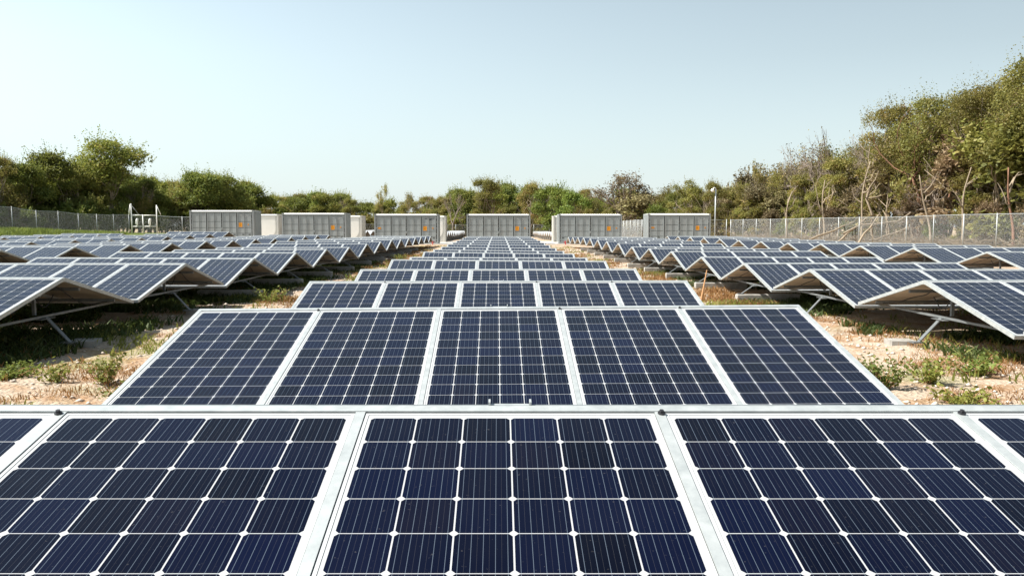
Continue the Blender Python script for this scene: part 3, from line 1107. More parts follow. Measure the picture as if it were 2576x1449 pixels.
# ------------------------------------------------------------------ vegetation
def leaf_cards(P, size, rng, upbias=0.35, elong=1.0):
    """rhombic leaf sprays at P (n,3)"""
    n = len(P)
    nrm = rng.normal(size=(n, 3))
    nrm[:, 2] = np.abs(nrm[:, 2]) + upbias
    nrm /= np.linalg.norm(nrm, axis=1)[:, None]
    a = rng.normal(size=(n, 3))
    u = np.cross(nrm, a)
    u /= np.linalg.norm(u, axis=1)[:, None] + 1e-9
    v = np.cross(nrm, u)
    s = size * rng.uniform(.55, 1.3, n)[:, None]
    V_ = np.stack([P - u * s * .5 * elong, P - v * s * .32, P + u * s * .5 * elong, P + v * s * .32], 1).reshape(-1, 3)
    F_ = np.arange(n * 4).reshape(n, 4)
    return V_, F_


def crown_points(rng, R_, z0, z1, nl, nleaf, lr=(.26, .46), flat=.75, skew=(0, 0), shape='round'):
    """lobes packed in an envelope; leaves mostly on the lobes' outer shells"""
    C_, RR = [], []
    hc = (z1 - z0)
    for i in range(nl):
        t = rng.uniform(.08, 1.0)
        if shape == 'round': env = math.sqrt(max(.05, 1 - (2 * t - 1) ** 2)) * .9 + .1
        elif shape == 'column': env = .85 - .3 * t
        elif shape == 'flat': env = .35 + .65 * t if t < .75 else 1 - (t - .75) * 1.8
        else: env = .7
        a = rng.uniform(0, 2 * math.pi)
        r = R_ * env * math.sqrt(rng.uniform(.1, 1)) * .78
        rad = R_ * rng.uniform(*lr)
        z = z0 + hc * t
        z = min(z, z1 - rad * flat * .9)
        C_.append((r * math.cos(a) + skew[0] * t, r * math.sin(a) + skew[1] * t, z))
        RR.append(rad)
    C_ = np.array(C_)
    RR = np.array(RR)
    k = rng.choice(nl, nleaf, p=RR ** 2 / (RR ** 2).sum())
    d = rng.normal(size=(nleaf, 3))
    d /= np.linalg.norm(d, axis=1)[:, None]
    d[:, 2] = np.where(d[:, 2] < -.35, -d[:, 2], d[:, 2])
    # ragged shell
    rad = RR[k] * (1 - np.abs(rng.normal(0, .22, nleaf))) * rng.choice([1, 1, 1, 1.06, 1.14], nleaf)
    P = C_[k] + d * rad[:, None] * np.array([1, 1, flat])
    P = P + rng.normal(size=(nleaf, 3)) * R_ * .035 * rng.choice([.3, 1.0, 1.8], nleaf)[:, None]
    return P, C_, RR


def limb(mb, a, b_, r0, r1, rng, bend=.12, seg=5, n=4):
    a = np.array(a, float)
    b_ = np.array(b_, float)
    L = np.linalg.norm(b_ - a)
    pts, rads = [], []
    off = rng.normal(size=3) * L * bend
    for i in range(n + 1):
        t = i / n
        p = a + (b_ - a) * t + off * math.sin(math.pi * t) + rng.normal(size=3) * L * .02 * (0 < i < n)
        pts.append(tuple(p))
        rads.append(r0 + (r1 - r0) * t)
    mb.tube(pts, rads, seg, cap=False)
    return pts


def tree_proto(name, seed, h, R_, base, nl, nleaf, leaf, mat, bark, trunks=1, lr=(.26, .46), flat=.75, shape='round', lean=0.0, r_trunk=.16, twigs=0, skew=(0, 0), elong=1.0, open_limbs=0):
    rng = np.random.default_rng(seed)
    P, C_, RR = crown_points(rng, R_, base, h, nl, nleaf, lr, flat, skew, shape)
    if twigs:
        k = rng.choice(len(P), twigs)
        ex = P[k] + rng.normal(size=(twigs, 3)) * R_ * .05 + np.array([0, 0, R_ * .03])
        P = np.concatenate([P, ex])
    # leafy shoots that break the crown's outline
    nsp = 110
    kk = rng.choice(len(P), nsp * 3)
    ctr = np.array([skew[0] * .5, skew[1] * .5, base + (h - base) * .45])
    dirs = (P[kk] - ctr) / np.array([R_, R_, (h - base) * .5])
    outer = np.argsort(-np.linalg.norm(dirs, axis=1))[:nsp]
    S0, SD = P[kk][outer], dirs[outer]
    SD = SD / np.linalg.norm(SD, axis=1)[:, None] + rng.normal(size=(nsp, 3)) * .35 + np.array([0, 0, .55])
    SL = R_ * rng.uniform(.10, .30, nsp)
    m_ = 13
    tt = np.linspace(-.3, 1, m_)
    SP = S0[:, None, :] + SD[:, None, :] * (SL[:, None] * tt[None, :])[:, :, None]
    SP = SP + rng.normal(size=SP.shape) * R_ * .016
    V_, F_ = leaf_cards(P, leaf, rng, elong=elong)
    V2_, F2_ = leaf_cards(SP.reshape(-1, 3), leaf * .75, rng, elong=elong)
    F_ = np.concatenate([F_, F2_ + len(V_)])
    V_ = np.concatenate([V_, V2_])
    crown = np_mesh(name + "_crown", V_, F_, [mat])
    mb = MB()
    ends = []
    for t in range(trunks):
        a = rng.uniform(0, 2 * math.pi)
        rr_ = 0 if trunks == 1 else R_ * .35
        x0, y0 = rr_ * math.cos(a), rr_ * math.sin(a)
        top = (x0 * 1.3 + lean * rng.uniform(.5, 1) + skew[0] * .5, y0 * 1.3 + skew[1] * .5, base + (h - base) * rng.uniform(.35, .6))
        pts = limb(mb, (x0, y0, -.3), top, r_trunk, r_trunk * .5, rng, .05, 7, 6)
        ends.append(pts)
    for i in range(len(C_)):
        pts = ends[i % len(ends)]
        s = pts[3 + (i % 4)] if len(pts) > 6 else pts[-1]
        limb(mb, s, C_[i], r_trunk * .38, r_trunk * .08, rng, .10, 5, 4)
    for i in range(open_limbs):
        pts = ends[i % len(ends)]
        s = pts[rng.integers(2, 6)]
        a = rng.uniform(0, 2 * math.pi)
        e = (s[0] + math.cos(a) * R_ * .95, s[1] + math.sin(a) * R_ * .95, s[2] + rng.uniform(.2, .45) * h)
        limb(mb, s, e, r_trunk * .4, r_trunk * .1, rng, .12, 5, 5)
    return (name, crown, mb.mesh(name + "_trunk", [bark], True))


def bare_proto(name, seed, h, spread, bark, leafmat=None, nleaf=0, depth=5, r0=.16, leaf=.2, fork=.28):
    rng = np.random.default_rng(seed)
    mb = MB()
    tips = []

    def grow(p, d, L, r, k):
        d = d / np.linalg.norm(d)
        q = p + d * L
        m = p + d * L * .5 + rng.normal(size=3) * L * .06
        mb.tube([tuple(p), tuple(m), tuple(q)], [r, r * .85, r * .68], 6 if k > 3 else 4 if k > 1 else 3, cap=False)
        if k == 0:
            tips.append(q)
            return
        nb = 2 if rng.random() < .45 else 3
        for _ in range(nb):
            dv = d + rng.normal(size=3) * spread + np.array([0, 0, .12])
            grow(q, dv, L * rng.uniform(.62, .88), r * .62, k - 1)
            if k <= 2: tips.append(q)
    grow(np.array([0, 0, -.3]), np.array([rng.normal() * .06, rng.normal() * .06, 1.0]), h * fork, r0, depth)
    tips_ = np.array(tips)
    sc = h / max(tips_[:, 2].max(), .1)
    vv = np.array(mb.v)
    vv[:, 2] = np.where(vv[:, 2] > 0, vv[:, 2] * sc, vv[:, 2])
    mb.v = [tuple(x) for x in vv]
    tips_[:, 2] *= sc
    crown = None
    if nleaf:
        k = rng.choice(len(tips_), nleaf)
        P = tips_[k] + rng.normal(size=(nleaf, 3)) * .22
        V_, F_ = leaf_cards(P, leaf, rng)
        crown = np_mesh(name + "_crown", V_, F_, [leafmat])
    return (name, crown, mb.mesh(name + "_trunk", [bark], True))


PR = {}
for i in range(4):
    PR['dense%d' % i] = tree_proto("leafy_tree", 10 + i, 10, 3.9, 1.6, 28, 12000, .30, M['leaf_dense'], M['bark_dark'], 1 + i % 2, r_trunk=.2, flat=.8)
for i in range(4):
    PR['olive%d' % i] = tree_proto("olive_tree", 30 + i, 10, 3.1, 2.2, 26, 10500, .21, M['leaf_olive'], M['bark_pale'], 2 + i % 2, lr=(.18, .38), shape='round' if i % 2 else 'column', r_trunk=.13, twigs=500, open_limbs=4)
for i in range(3):
    PR['bright%d' % i] = tree_proto("bright_tree", 50 + i, 8, 3.4, .9, 20, 7000, .32, M['leaf_bright'], M['bark_pale'], 1, r_trunk=.15)
for i in range(2):
    PR['tall%d' % i] = tree_proto("tall_tree", 60 + i, 14, 4.4, 5.0, 32, 15000, .20, M['leaf_olive'], M['bark_red'] if i else M['bark_pale'], 3, lr=(.18, .36), r_trunk=.17, twigs=900, open_limbs=6)
PR['umbrella'] = tree_proto("umbrella_tree", 71, 11, 4.3, 5.6, 22, 9000, .28, M['leaf_dense'], M['bark_pale'], 1, lr=(.30, .48), shape='flat', r_trunk=.22, skew=(1.6, 0))
for i in range(3):
    PR['bare%d' % i] = bare_proto("bare_tree", 80 + i, 9, .42, M['twig'], M['leaf_dry'], 500, 6, .2, .18)
for i in range(2):
    PR['sparse%d' % i] = bare_proto("sparse_tree", 90 + i, 9, .38, M['bark_pale'], M['leaf_olive'], 2600, 6, .17, .24)
PR['brown'] = bare_proto("brown_tree", 97, 9, .5, M['twig'], M['leaf_dry'], 3200, 6, .30, .22, .2)
for i in range(3):
    PR['shrub%d' % i] = tree_proto("shrub", 110 + i, 2.6, 1.9, .1, 16, 3000, .24, M['leaf_bright'] if i == 0 else M['leaf_olive'] if i == 1 else M['leaf_dense'], M['bark_pale'], 2, r_trunk=.04)
for i in range(2):
    PR['scrub%d' % i] = tree_proto("scrub", 120 + i, 4.6, 2.3, .3, 20, 3600, .24, M['leaf_olive'] if i else M['leaf_dry'], M['bark_pale'], 3, lr=(.2, .4), r_trunk=.06, open_limbs=6, shape='column')
P_H = {'dense': 10, 'olive': 10, 'bright': 8, 'tall': 14, 'umbrella': 11, 'bare': 9, 'sparse': 9, 'brown': 9, 'shrub': 2.6, 'scrub': 4.6}
ROOT_NAME = {'dense': 'leafy_tree', 'olive': 'olive_tree', 'bright': 'leafy_tree', 'tall': 'tall_tree', 'umbrella': 'umbrella_tree', 'bare': 'bare_tree',
             'sparse': 'sparse_tree', 'brown': 'brown_tree', 'shrub': 'shrub', 'scrub': 'scrub_bush'}
trng = random.Random(21)


def base_key(k): return k.rstrip('0123456789')


def plant(k, x, y, h, label, group=None, wide=1.0, cat=None):
    bk = base_key(k)
    nm, crown, trunk = PR[k]
    s = h / P_H[bk]
    root = empty(ROOT_NAME[bk], (x, y, gz(x, y) - .05), trng.uniform(0, 6.28))
    sw = s * wide * trng.uniform(.92, 1.08)
    root.scale = (sw, sw, s)
    if crown: link("crown", crown, root)
    link("trunk", trunk, root)
    tag(root, label, cat or ("bush" if bk in ('shrub', 'scrub') else "tree"), group)
    return root


def at(px, Y):
    """world x of a sight line crossing picture column px at distance Y"""
    return (px - 1254.0) / FPX * (Y * .9969 + .1)


def top_h(py, Y, x):
    """tree height whose top shows at picture row py"""
    a = math.atan((py - 724.5) / FPX) + R(PIT)
    return CAMZ - math.tan(a) * Y - gz(x, Y) + .05


LG = "trees of the dense wood behind the dark fence"
CG = "trees of the far wood behind the containers"
RG = "trees of the dry wood behind the long fence"
# specific trees that stand out: key, column, row of the top, distance, label, width
special = [
    ('umbrella', 262, 343, 84, "tallest dark umbrella-shaped tree rising above the wood behind the dark fence", 1.2),
    ('dense1', 138, 380, 80, "rounded green tree peaking beside the umbrella-shaped tree", 1.0),
    ('olive1', 12, 388, 74, "thin-topped tree at the edge of the wood above the grassy mound", .9),
    ('dense2', 75, 406, 76, "dark domed tree between the thin-topped tree and the rounded green one", .9),
    ('dense3', 505, 428, 92, "highest dark green tree above the container beside the pipe frame", 1.1),
    ('dense0', 575, 440, 95, "broad green tree sloping down above the container beside the pipe frame", 1.1),
    ('sparse0', 968, 466, 112, "nearly bare thin tree standing out against the sky above the black-seamed container", .55),
    ('sparse1', 1030, 482, 114, "small wispy tree next to the nearly bare thin one", .45),
    ('bare1', 1140, 480, 110, "pale leaning dead tree between the wispy tree and the tall feathery one", .8),
    ('olive0', 1222, 448, 110, "tall feathery olive tree above the middle container", 1.15),
    ('sparse1', 1232, 446, 111, "leafless feathery top rising out of the tall olive tree", .7),
    ('bright0', 1390, 468, 106, "bright green flat-topped tree just right of the feathery one", 1.0),
    ('olive2', 1330, 462, 110, "olive tree with pale curved branches beside the feathery tree", 1.0),
    ('bright1', 1445, 482, 98, "lime green rounded tree above the container right of the middle one", .95),
    ('brown', 1568, 434, 96, "bare brown dead tree with a wide tangled crown", 1.5),
    ('scrub0', 1590, 500, 92, "brown creeper-covered stump of a tree under the dead tree", 1.6),
    ('olive3', 1722, 448, 88, "dark olive tree with an overhanging crown left of the lamp pole", 1.1),
    ('bright2', 1650, 498, 90, "small lime tree between the dead tree and the overhanging olive one", .8),
    ('olive1', 1795, 455, 84, "green-brown tree behind the lamp pole", 1.0),
    ('sparse0', 1885, 408, 84, "first thin-branched tree where the dry wood starts to rise", .6),
    ('bare0', 2000, 358, 80, "grey bare-topped tree leaning over the dry wood's rising edge", .8),
    ('bare2', 2060, 332, 76, "dark twiggy tree above the dry wood's middle", .8),
    ('tall0', 2235, 258, 62, "tall olive tree whose thin crown juts over the dry wood's step", .9),
    ('tall1', 2345, 232, 58, "tall red-trunked tree behind the long fence, below the highest corner", .95),
    ('tall0', 2450, 208, 54, "tall vine-hung tree next to the highest tree of the dry wood", .95),
    ('tall1', 2575, 128, 48, "highest tree of the dry wood, cut by the picture's edge", .95),
]
for k, px, py, Y, lab, wd in special:
    Y *= K
    x = at(px, Y)
    plant(k, x, Y, top_h(py, Y, x) * (.95 if k[:4] not in ('bare', 'spar', 'brow') else 1.0), lab, None, wd)


def prof(px, pts):
    return float(np.interp(px, [p[0] for p in pts], [p[1] for p in pts]))


TOP = [(-300, 420), (0, 425), (60, 425), (100, 418), (200, 410), (300, 430), (345, 448), (430, 445), (500, 440), (600, 455), (640, 478), (720, 490), (850, 492), (930, 510),
       (1000, 510), (1100, 500), (1200, 478), (1300, 478), (1400, 480), (1480, 495), (1560, 495), (1640, 492), (1700, 470), (1800, 465), (1880, 448), (1950, 425),
       (2050, 385), (2150, 358), (2220, 338), (2300, 285), (2400, 255), (2500, 225), (2576, 175), (2900, 60)]


def dist_front(px):
    return K * float(np.interp(px, [-300, 0, 350, 480, 700, 900, 1500, 1640, 1850, 2100, 2350, 2576, 2900], [62, 72, 86, 92, 112, 128, 128, 100, 82, 70, 56, 48, 40]))


FILL = {'L': (LG, "green tree standing in the dense wood behind the dark fence"),
        'C': (CG, "mixed green tree in the far wood behind the middle containers"),
        'R': (RG, "olive-brown leafy tree in the dry wood behind the long fence")}
px = -170.0
i = 0
while px < 2760:
    for row in range(3):
        Y = dist_front(px) + 3 + row * 8 + trng.uniform(-2, 2)
        ppx = px + trng.uniform(-18, 18) + row * 17
        py = prof(ppx, TOP) + (0, -2, -10)[row] * .5 + trng.uniform(-6, 20) + (26 if row == 0 and i % 2 else 0) + (trng.uniform(0, 42) if px > 1900 else trng.uniform(-4, 12))
        zone = 'L' if px < 860 else 'C' if px < 1600 else 'R'
        if zone == 'L': k = trng.choice(['dense0', 'dense1', 'dense2', 'dense3', 'olive2', 'bright2', 'olive1', 'bright1', 'olive0'])
        elif zone == 'C': k = trng.choice(['dense1', 'olive0', 'olive1', 'olive2', 'bright0', 'dense3', 'olive3'])
        else: k = trng.choice(['olive0', 'olive1', 'olive2', 'olive3', 'olive0', 'olive2', 'tall0', 'tall1', 'tall0'] if px > 2100 else ['olive0', 'olive1', 'olive2', 'olive3', 'olive3', 'dense1', 'bright2', 'scrub0'])
        x = at(ppx, Y)
        h = top_h(py, Y, x) * (1.05 if zone == 'C' or ppx > 640 and ppx < 900 else .98 if zone == 'L' else .95)
        plant(k, x, Y, max(3.0, h), FILL[zone][1], FILL[zone][0], trng.uniform(.9, 1.15) * (1.1 if h < 8 else .95))
    px += np.interp(px, [0, 700, 1500, 2000, 2576], [46, 36, 36, 44, 60]) * trng.uniform(.85, 1.15)
    i += 1
px = 1700.0
while px < 2700:
    Y = dist_front(px) + trng.uniform(-1.0, 2.0)
    x = at(px, Y)
    k = trng.choice(['olive0', 'olive2', 'olive3', 'scrub1', 'scrub0', 'olive1', 'sparse0', 'bare1'])
    full = top_h(prof(px, TOP), Y, x)
    plant(k, x, Y, full * trng.uniform(.42, .68), "low olive tree at the front of the dry wood behind the long fence", "low trees behind the long fence", 1.15)
    px += np.interp(px, [1700, 2576], [38, 62]) * trng.uniform(.8, 1.2)
px = -60.0
while px < 2570:
    Y = dist_front(px) + trng.uniform(0.5, 5.0)
    x = at(px, Y)
    zone = 'L' if px < 860 else 'C' if px < 1600 else 'R'
    if zone == 'R' or trng.random() < (.35 if zone == 'L' else .7):
        k = trng.choice(['sparse0', 'sparse1', 'bare0', 'bare1', 'bare2'])
        hh = top_h(prof(px, TOP) - trng.uniform(-12, 16), Y, x)
        plant(k, x, Y, hh, {'L': "twiggy half-bare tree poking out of the dense wood behind the dark fence", 'C': "twiggy half-bare tree in the far wood behind the containers",
                            'R': "twiggy half-bare tree in the dry wood behind the long fence"}[zone],
              {'L': "half-bare trees of the dense wood", 'C': "half-bare trees of the far wood", 'R': "half-bare trees of the dry wood"}[zone], trng.uniform(.6, .85))
    px += np.interp(px, [0, 900, 1700, 2576], [90, 60, 42, 52]) * trng.uniform(.7, 1.3)
# undergrowth shrubs
px = -140.0
while px < 2740:
    Y = dist_front(px) - 1.5 + trng.uniform(-2.0, 1.5)
    zone = 'L' if px < 860 else 'C' if px < 1600 else 'R'
    if zone == 'R' and px > 1700:
        k, hh = trng.choice([('scrub0', 3.6), ('scrub1', 4.0), ('shrub1', 2.0), ('scrub1', 2.6), ('scrub0', 3.0), ('shrub0', 1.6)])
        lab, grp = "dry scrubby bush at the foot of the wood behind the long fence", "bushes behind the long fence"
        hh *= trng.uniform(.7, 1.2)
    elif zone == 'L':
        k, hh = trng.choice([('shrub0', 2.6), ('shrub2', 3.4), ('shrub2', 2.6), ('scrub1', 4.2)])
        lab, grp = "leafy bush at the foot of the dense wood behind the dark fence", "bushes behind the dark fence"
    else:
        k, hh = trng.choice([('shrub0', 3.4), ('shrub2', 4.2), ('scrub1', 5.0), ('shrub1', 3.6)])
        lab, grp = "leafy bush at the foot of the far wood behind the middle containers", "bushes behind the far fence"
    x = at(px, Y)
    plant(k, x, Y, hh, lab, grp)
    px += np.interp(px, [0, 700, 1500, 2000, 2576], [42, 30, 30, 40, 60]) * trng.uniform(.8, 1.2)

# pale upright trunks and fallen limbs behind the long fence
rng = np.random.default_rng(44)


def fence_x(y): return 38.9 + (y - 27.0 * K) * (28.0 - 38.9) / 48.0 / K


for (px_, ytop, Y, lean, lab) in ((1977, 480, 66, .4, "slim pale trunk curving up behind the long fence where the scrub begins"), (2072, 452, 62, -.2, "slender pale trunk standing clear behind the long fence"),
                                 (2165, 405, 58, .5, "pale S-curved trunk in the middle of the dry wood's edge"), (2340, 440, 52, -1.3, "forked pale trunk with a broken limb behind the long fence"),
                                 (2420, 420, 50, .3, "straight brown trunk behind the long fence"), (2548, 420, 46, -.8, "reddish leaning trunk close to the picture's edge")):
    Y *= K
    x = at(px_, Y)
    h = top_h(ytop, Y, x)
    root = empty("dead_trunk", (x, Y, gz(x, Y)))
    tag(root, lab, "tree trunk", "bare trunks behind the long fence")
    mb = MB()
    pts = [(lean * t * t + .12 * math.sin(7 * t), .2 * math.sin(4 * t), h * t - .1) for t in [q / 8 for q in range(9)]]
    mb.tube(pts, [.12 - .010 * q for q in range(9)], 7)
    mb.build("trunk", M['bark_red'] if 'reddish' in lab else M['bark_pale'], root, True)
    mb = MB()
    for s, side in ((4, -1), (6, 1), (5, 1)):
        p = pts[s]
        limb(mb, p, (p[0] + side * rng.uniform(.8, 1.6), p[1] + rng.uniform(-.5, .5), p[2] + rng.uniform(.9, 2.0)), .075, .02, rng, .12, 5, 5)
    mb.build("branch", M['bark_pale'], root, True)
for (pa, pb, Y, z0, z1, lab) in ((2035, 2160, 57, .3, 2.0, "long fallen pole-like trunk slanting low behind the long fence"), (2105, 2190, 56, .1, 2.3, "fallen trunk propped steeply beside the long slanting one"),
                                (2160, 2222, 54, .1, 2.6, "thick fallen limb leaning towards the forked trunk"), (2185, 2300, 55, .3, 1.5, "fallen limb lying low among brush behind the long fence"),
                                (2120, 2400, 56, .9, 3.6, "longest thin fallen stem crossing behind several fence posts")):
    Y *= K
    xa, xb = at(pa, Y), at(pb, Y)
    mb = MB()
    a = (xa, Y, gz(xa, Y) + z0)
    b_ = (xb, Y + 1.0, gz(xb, Y) + z1)
    limb(mb, a, b_, .10, .06, rng, .02, 7, 6)
    tag(mb.build("fallen_trunk", M['bark_pale'], None, True), lab, "fallen trunk", "fallen trunks behind the long fence")

# brush and twigs piled along the long fence (uncountable)
n = 2600
ys = rng.uniform(34, 78, n) * K
xs = np.array([fence_x(y) for y in ys]) + rng.uniform(1.0, 7.0, n)
zs = gz_np(xs, ys) + rng.uniform(0, .45, n)
L = rng.uniform(.3, 1.5, n)
an = rng.uniform(0, 2 * np.pi, n)
elv = rng.normal(0, .35, n)
D = np.stack([np.cos(an) * np.cos(elv), np.sin(an) * np.cos(elv), np.abs(np.sin(elv))], 1) * L[:, None]
A = np.stack([xs, ys, zs], 1)
r = rng.uniform(.012, .04, n)[:, None]
V_ = np.stack([A + np.array([0, 0, 1]) * r, A - np.array([0, 0, 1]) * r, A + D - np.array([0, 0, .4]) * r, A + D + np.array([0, 0, .4]) * r], 1).reshape(-1, 3)
A2 = np.array([.7, .7, 0])
V2 = np.stack([A + A2 * r, A - A2 * r, A + D - A2 * .4 * r, A + D + A2 * .4 * r], 1).reshape(-1, 3)
VV = np.concatenate([V_, V2])
tag(link("dry_brush", np_mesh("dry_brush", VV, np.arange(len(VV)).reshape(-1, 4), [M['bark_pale']])), "dry fallen twigs and brush heaped behind the long fence", kind="stuff")

# ---- ground cover in the aisles
rng = np.random.default_rng(7)


def noise2(x, y, s, seed):
    ph = np.random.default_rng(seed).uniform(0, 6.28, 12)
    v = 0
    for i in range(6):
        a = ph[i]
        f = s * (1 + .55 * i)
        v = v + np.sin(f * (x * math.cos(a) + y * math.sin(a)) + ph[i + 6]) / (1 + .35 * i)
    return v / 2.6


def scatter(n, x0, x1, y0, y1, seed, thr, s=1.0):
    x = rng.uniform(x0, x1, n * 4)
    u = rng.uniform(0, 1, n * 4)
    y = (y0 + (y1 - y0) * u ** 1.5) * K
    k = noise2(x, y, s, seed) > thr
    x, y = x[k][:n], y[k][:n]
    return x, y


def blades(x, y, hmin, hmax, wd, spread):
    n = len(x)
    z = gz_np(x, y) + bumps(x, y) - .035
    a = rng.uniform(0, 2 * np.pi, n)
    h = rng.uniform(hmin, hmax, n)
    lean = rng.normal(0, spread, (n, 2)) * h[:, None]
    B = np.stack([x, y, z], 1)
    U = np.stack([np.cos(a), np.sin(a), np.zeros(n)], 1) * (wd * rng.uniform(.6, 1.4, n))[:, None]
    Mid = B + np.stack([lean[:, 0] * .4, lean[:, 1] * .4, h * .6], 1)
    T_ = B + np.stack([lean[:, 0], lean[:, 1], h], 1)
    V_ = np.stack([B - U * .5, B + U * .5, Mid + U * .45, T_ + U * .05, T_ - U * .05, Mid - U * .45], 1).reshape(-1, 3)
    b0 = (np.arange(n) * 6)[:, None]
    F_ = np.concatenate([b0 + np.array([0, 1, 2, 5]), b0 + np.array([5, 2, 3, 4])], 0)
    return V_, F_


def tufts(n, per, rad, **k):
    x, y = scatter(n, **k)
    x = np.repeat(x, per) + rng.normal(0, rad, len(x) * per)
    y = np.repeat(y, per) + rng.normal(0, rad, len(y) * per)
    return x, y


def cover(name, label, mat, parts):
    Vs, Fs, o = [], [], 0
    for (V_, F_) in parts:
        Vs.append(V_)
        Fs.append(F_ + o)
        o += len(V_)
    tag(link(name, np_mesh(name, np.concatenate(Vs), np.concatenate(Fs), [mat])), label, kind="stuff")


AL = dict(x0=-6.4, x1=-2.4)
AR = dict(x0=2.4, x1=6.6)
dry, grn = [], []
for A_ in (AL, AR):
    dry.append(blades(*tufts(2600, 9, .06, y0=2.5, y1=20, seed=1, thr=.02, s=1.3, **A_), .02, .08, .008, .6))
    dry.append(blades(*tufts(1600, 6, .08, y0=14, y1=57, seed=1, thr=.30, s=1.3, **A_), .04, .14, .022, .5))
    grn.append(blades(*tufts(420, 12, .06, y0=2.5, y1=20, seed=2, thr=.50, s=1.1, **A_), .03, .12, .014, .6))
    grn.append(blades(*tufts(600, 7, .10, y0=14, y1=57, seed=2, thr=.52, s=1.1, **A_), .04, .16, .030, .6))
dry.append(blades(*tufts(1500, 6, .08, x0=-12, x1=12, y0=5, y1=40, seed=3, thr=.2, s=1.0), .03, .12, .016, .5))
grn.append(blades(*tufts(900, 7, .08, x0=-12, x1=12, y0=5, y1=40, seed=4, thr=.25, s=1.0), .04, .16, .020, .6))
grn.append(blades(*tufts(900, 7, .10, x0=-15, x1=-10.6, y0=14, y1=57, seed=2, thr=.2, s=1.1), .04, .16, .030, .6))
dry.append(blades(*tufts(900, 7, .10, x0=10.6, x1=15, y0=14, y1=57, seed=2, thr=.1, s=1.1), .04, .14, .030, .6))
cover("dry_weeds", "rusty brown dry weeds between the solar rows", M['weed_dry'], dry)
cover("green_weeds", "low green weeds between the solar rows", M['weed_green'], grn)
M['weed_dark'] = leaf_mat('weed_dark', (0.03, 0.045, 0.012), (0.09, 0.13, 0.03), (0.12, 0.08, 0.03), 0.35, 0.5)  # weeds under the tables, coloured darker to deepen the shade there
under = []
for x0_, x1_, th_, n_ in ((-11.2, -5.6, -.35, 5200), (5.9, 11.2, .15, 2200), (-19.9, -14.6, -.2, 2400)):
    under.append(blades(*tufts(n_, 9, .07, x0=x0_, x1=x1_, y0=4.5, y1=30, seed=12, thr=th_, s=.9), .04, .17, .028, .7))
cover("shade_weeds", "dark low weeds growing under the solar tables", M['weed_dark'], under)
# tall grass on the mound by the dark fence
x = rng.uniform(-52, -38.5, 26000)
y = rng.uniform(42, 68, 26000) * K
k = (x < -40 + noise2(x, y, .3, 9) * 1.0)
V_, F_ = blades(x[k], y[k], .15, .5, .05, .4)
cover("meadow_grass", "long bright grass on the mound along the dark fence", M['weed_green'], [(V_, F_)])

# rubble stones
n = 8000
xa = np.concatenate([rng.uniform(-6.3, -2.4, n // 2), rng.uniform(2.4, 6.5, n // 2)])
ya = 2.8 + 58 * rng.uniform(0, 1, n) ** 2
za = gz_np(xa, ya) + bumps(xa, ya) - .03
s = np.abs(rng.normal(0, .011, n)) + .005
s *= 1 + ya * .03
base = np.array([(1, 0, 0), (0, 1, 0), (-1, 0, 0), (0, -1, 0), (0, 0, .8), (0, 0, -.6)], float)
jit = 1 + rng.uniform(-.35, .35, (n, 6, 1))
an = rng.uniform(0, 6.28, n)
ca, sa = np.cos(an)[:, None], np.sin(an)[:, None]
bx = base[None, :, 0] * ca - base[None, :, 1] * sa
by = base[None, :, 0] * sa + base[None, :, 1] * ca
Bv = np.stack([bx * 1.2, by * .85, np.broadcast_to(base[None, :, 2], bx.shape) * .7], 2) * jit * s[:, None, None]
Bv = Bv + np.stack([xa, ya, za + s * .25], 1)[:, None, :]
F0 = np.array([(0, 1, 4), (1, 2, 4), (2, 3, 4), (3, 0, 4), (1, 0, 5), (2, 1, 5), (3, 2, 5), (0, 3, 5)])
FF = (np.arange(n) * 6)[:, None, None] + F0[None]
tag(link("rubble", np_mesh("rubble", Bv.reshape(-1, 3), FF.reshape(-1, 3), [M['stone']])), "pale limestone rubble lying in the aisles", kind="stuff")


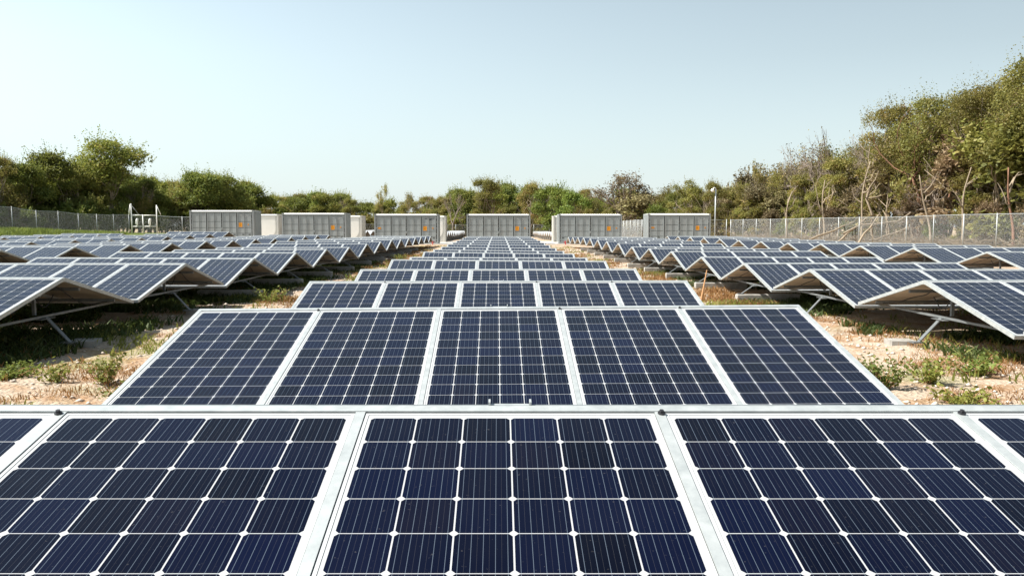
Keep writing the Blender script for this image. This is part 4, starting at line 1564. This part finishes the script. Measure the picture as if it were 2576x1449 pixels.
# leafy weed plants one can tell apart
def weed_plant(x, y, h, rad, nst, label, group=None, mat='weed_green'):
    y *= K
    root = empty("weed_plant", (x, y, gz(x, y) - .03))
    tag(root, label, "weed", group)
    mb = MB()
    P = []
    for i in range(nst):
        a = rng.uniform(0, 6.28)
        rr_ = rad * math.sqrt(rng.uniform(0, 1))
        hh = h * rng.uniform(.5, 1.0)
        e = (rr_ * math.cos(a) * 1.2, rr_ * math.sin(a) * 1.2, hh)
        b0 = (rr_ * math.cos(a) * .08, rr_ * math.sin(a) * .08, -.02)
        pts = limb(mb, b0, e, .004, .002, rng, .06, 4, 4)
        for _ in range(int(14 + 16 * hh / h)):
            t = rng.uniform(.15, 1.0)
            q = np.array(b0) + (np.array(e) - np.array(b0)) * t + rng.normal(0, .025, 3)
            P.append(q)
    mb.build("stem", M['stick'], root)
    V_, F_ = leaf_cards(np.array(P), .05, rng, .6)
    link("foliage", np_mesh("foliage", V_, F_, [M[mat]]), root)


weed_plant(-4.12, 6.4, .36, .22, 16, "tallest leafy green weed on the rubble beside the second table", None)
weed_plant(-4.75, 6.5, .22, .22, 10, "smaller leafy weed left of the tallest one", None)
weed_plant(-5.35, 6.7, .15, .34, 30, "low yellow-green weed mat at the picture's edge beside the outer row", None)
weed_plant(-3.55, 5.9, .14, .26, 16, "low green weed against the second table's outer rail", None)
weed_plant(4.02, 6.4, .34, .26, 24, "bushy green weed beside the second table's outer rail", None)
weed_plant(4.62, 6.6, .33, .20, 20, "upright green weed next to the bushy one", None)
weed_plant(5.45, 7.0, .24, .30, 22, "low yellow-green weed at the shadow's edge by the outer row", None)
weed_plant(4.40, 5.75, .13, .28, 18, "spreading green weed just beyond the first table's ridge rail", None)
weed_plant(2.55, 3.88, .56, .006, 1, "small sprig rising at the lower corner of the second table", None)
for (x, y) in ((-4.3, 18.6), (-3.7, 22.5), (-4.6, 27.0), (-5.0, 31.5), (-4.1, 35.5), (4.3, 26.0), (-5.2, 14.0)):
    weed_plant(x, y, .35, .4, 24, "green weed clump growing in the aisle among the farther tables", "weed clumps in the aisles")
# leaning dry stem with its own reflection in the glass
mb = MB()
z0 = gz(2.80, 10.8)
mb.tube([(2.72, 10.9, z0 - .05), (2.86, 11.1, z0 + .30), (2.98, 11.4, z0 + .62), (3.16, 11.8, z0 + 1.02)], [.016, .014, .013, .008], 6)
tag(mb.build("dry_stem", M['stick'], None, True), "leaning rusty dry stem beside the third table of the middle row", "dry plant")

print("objects", len(bpy.data.objects), "polys", sum(len(m.polygons) for m in bpy.data.meshes))
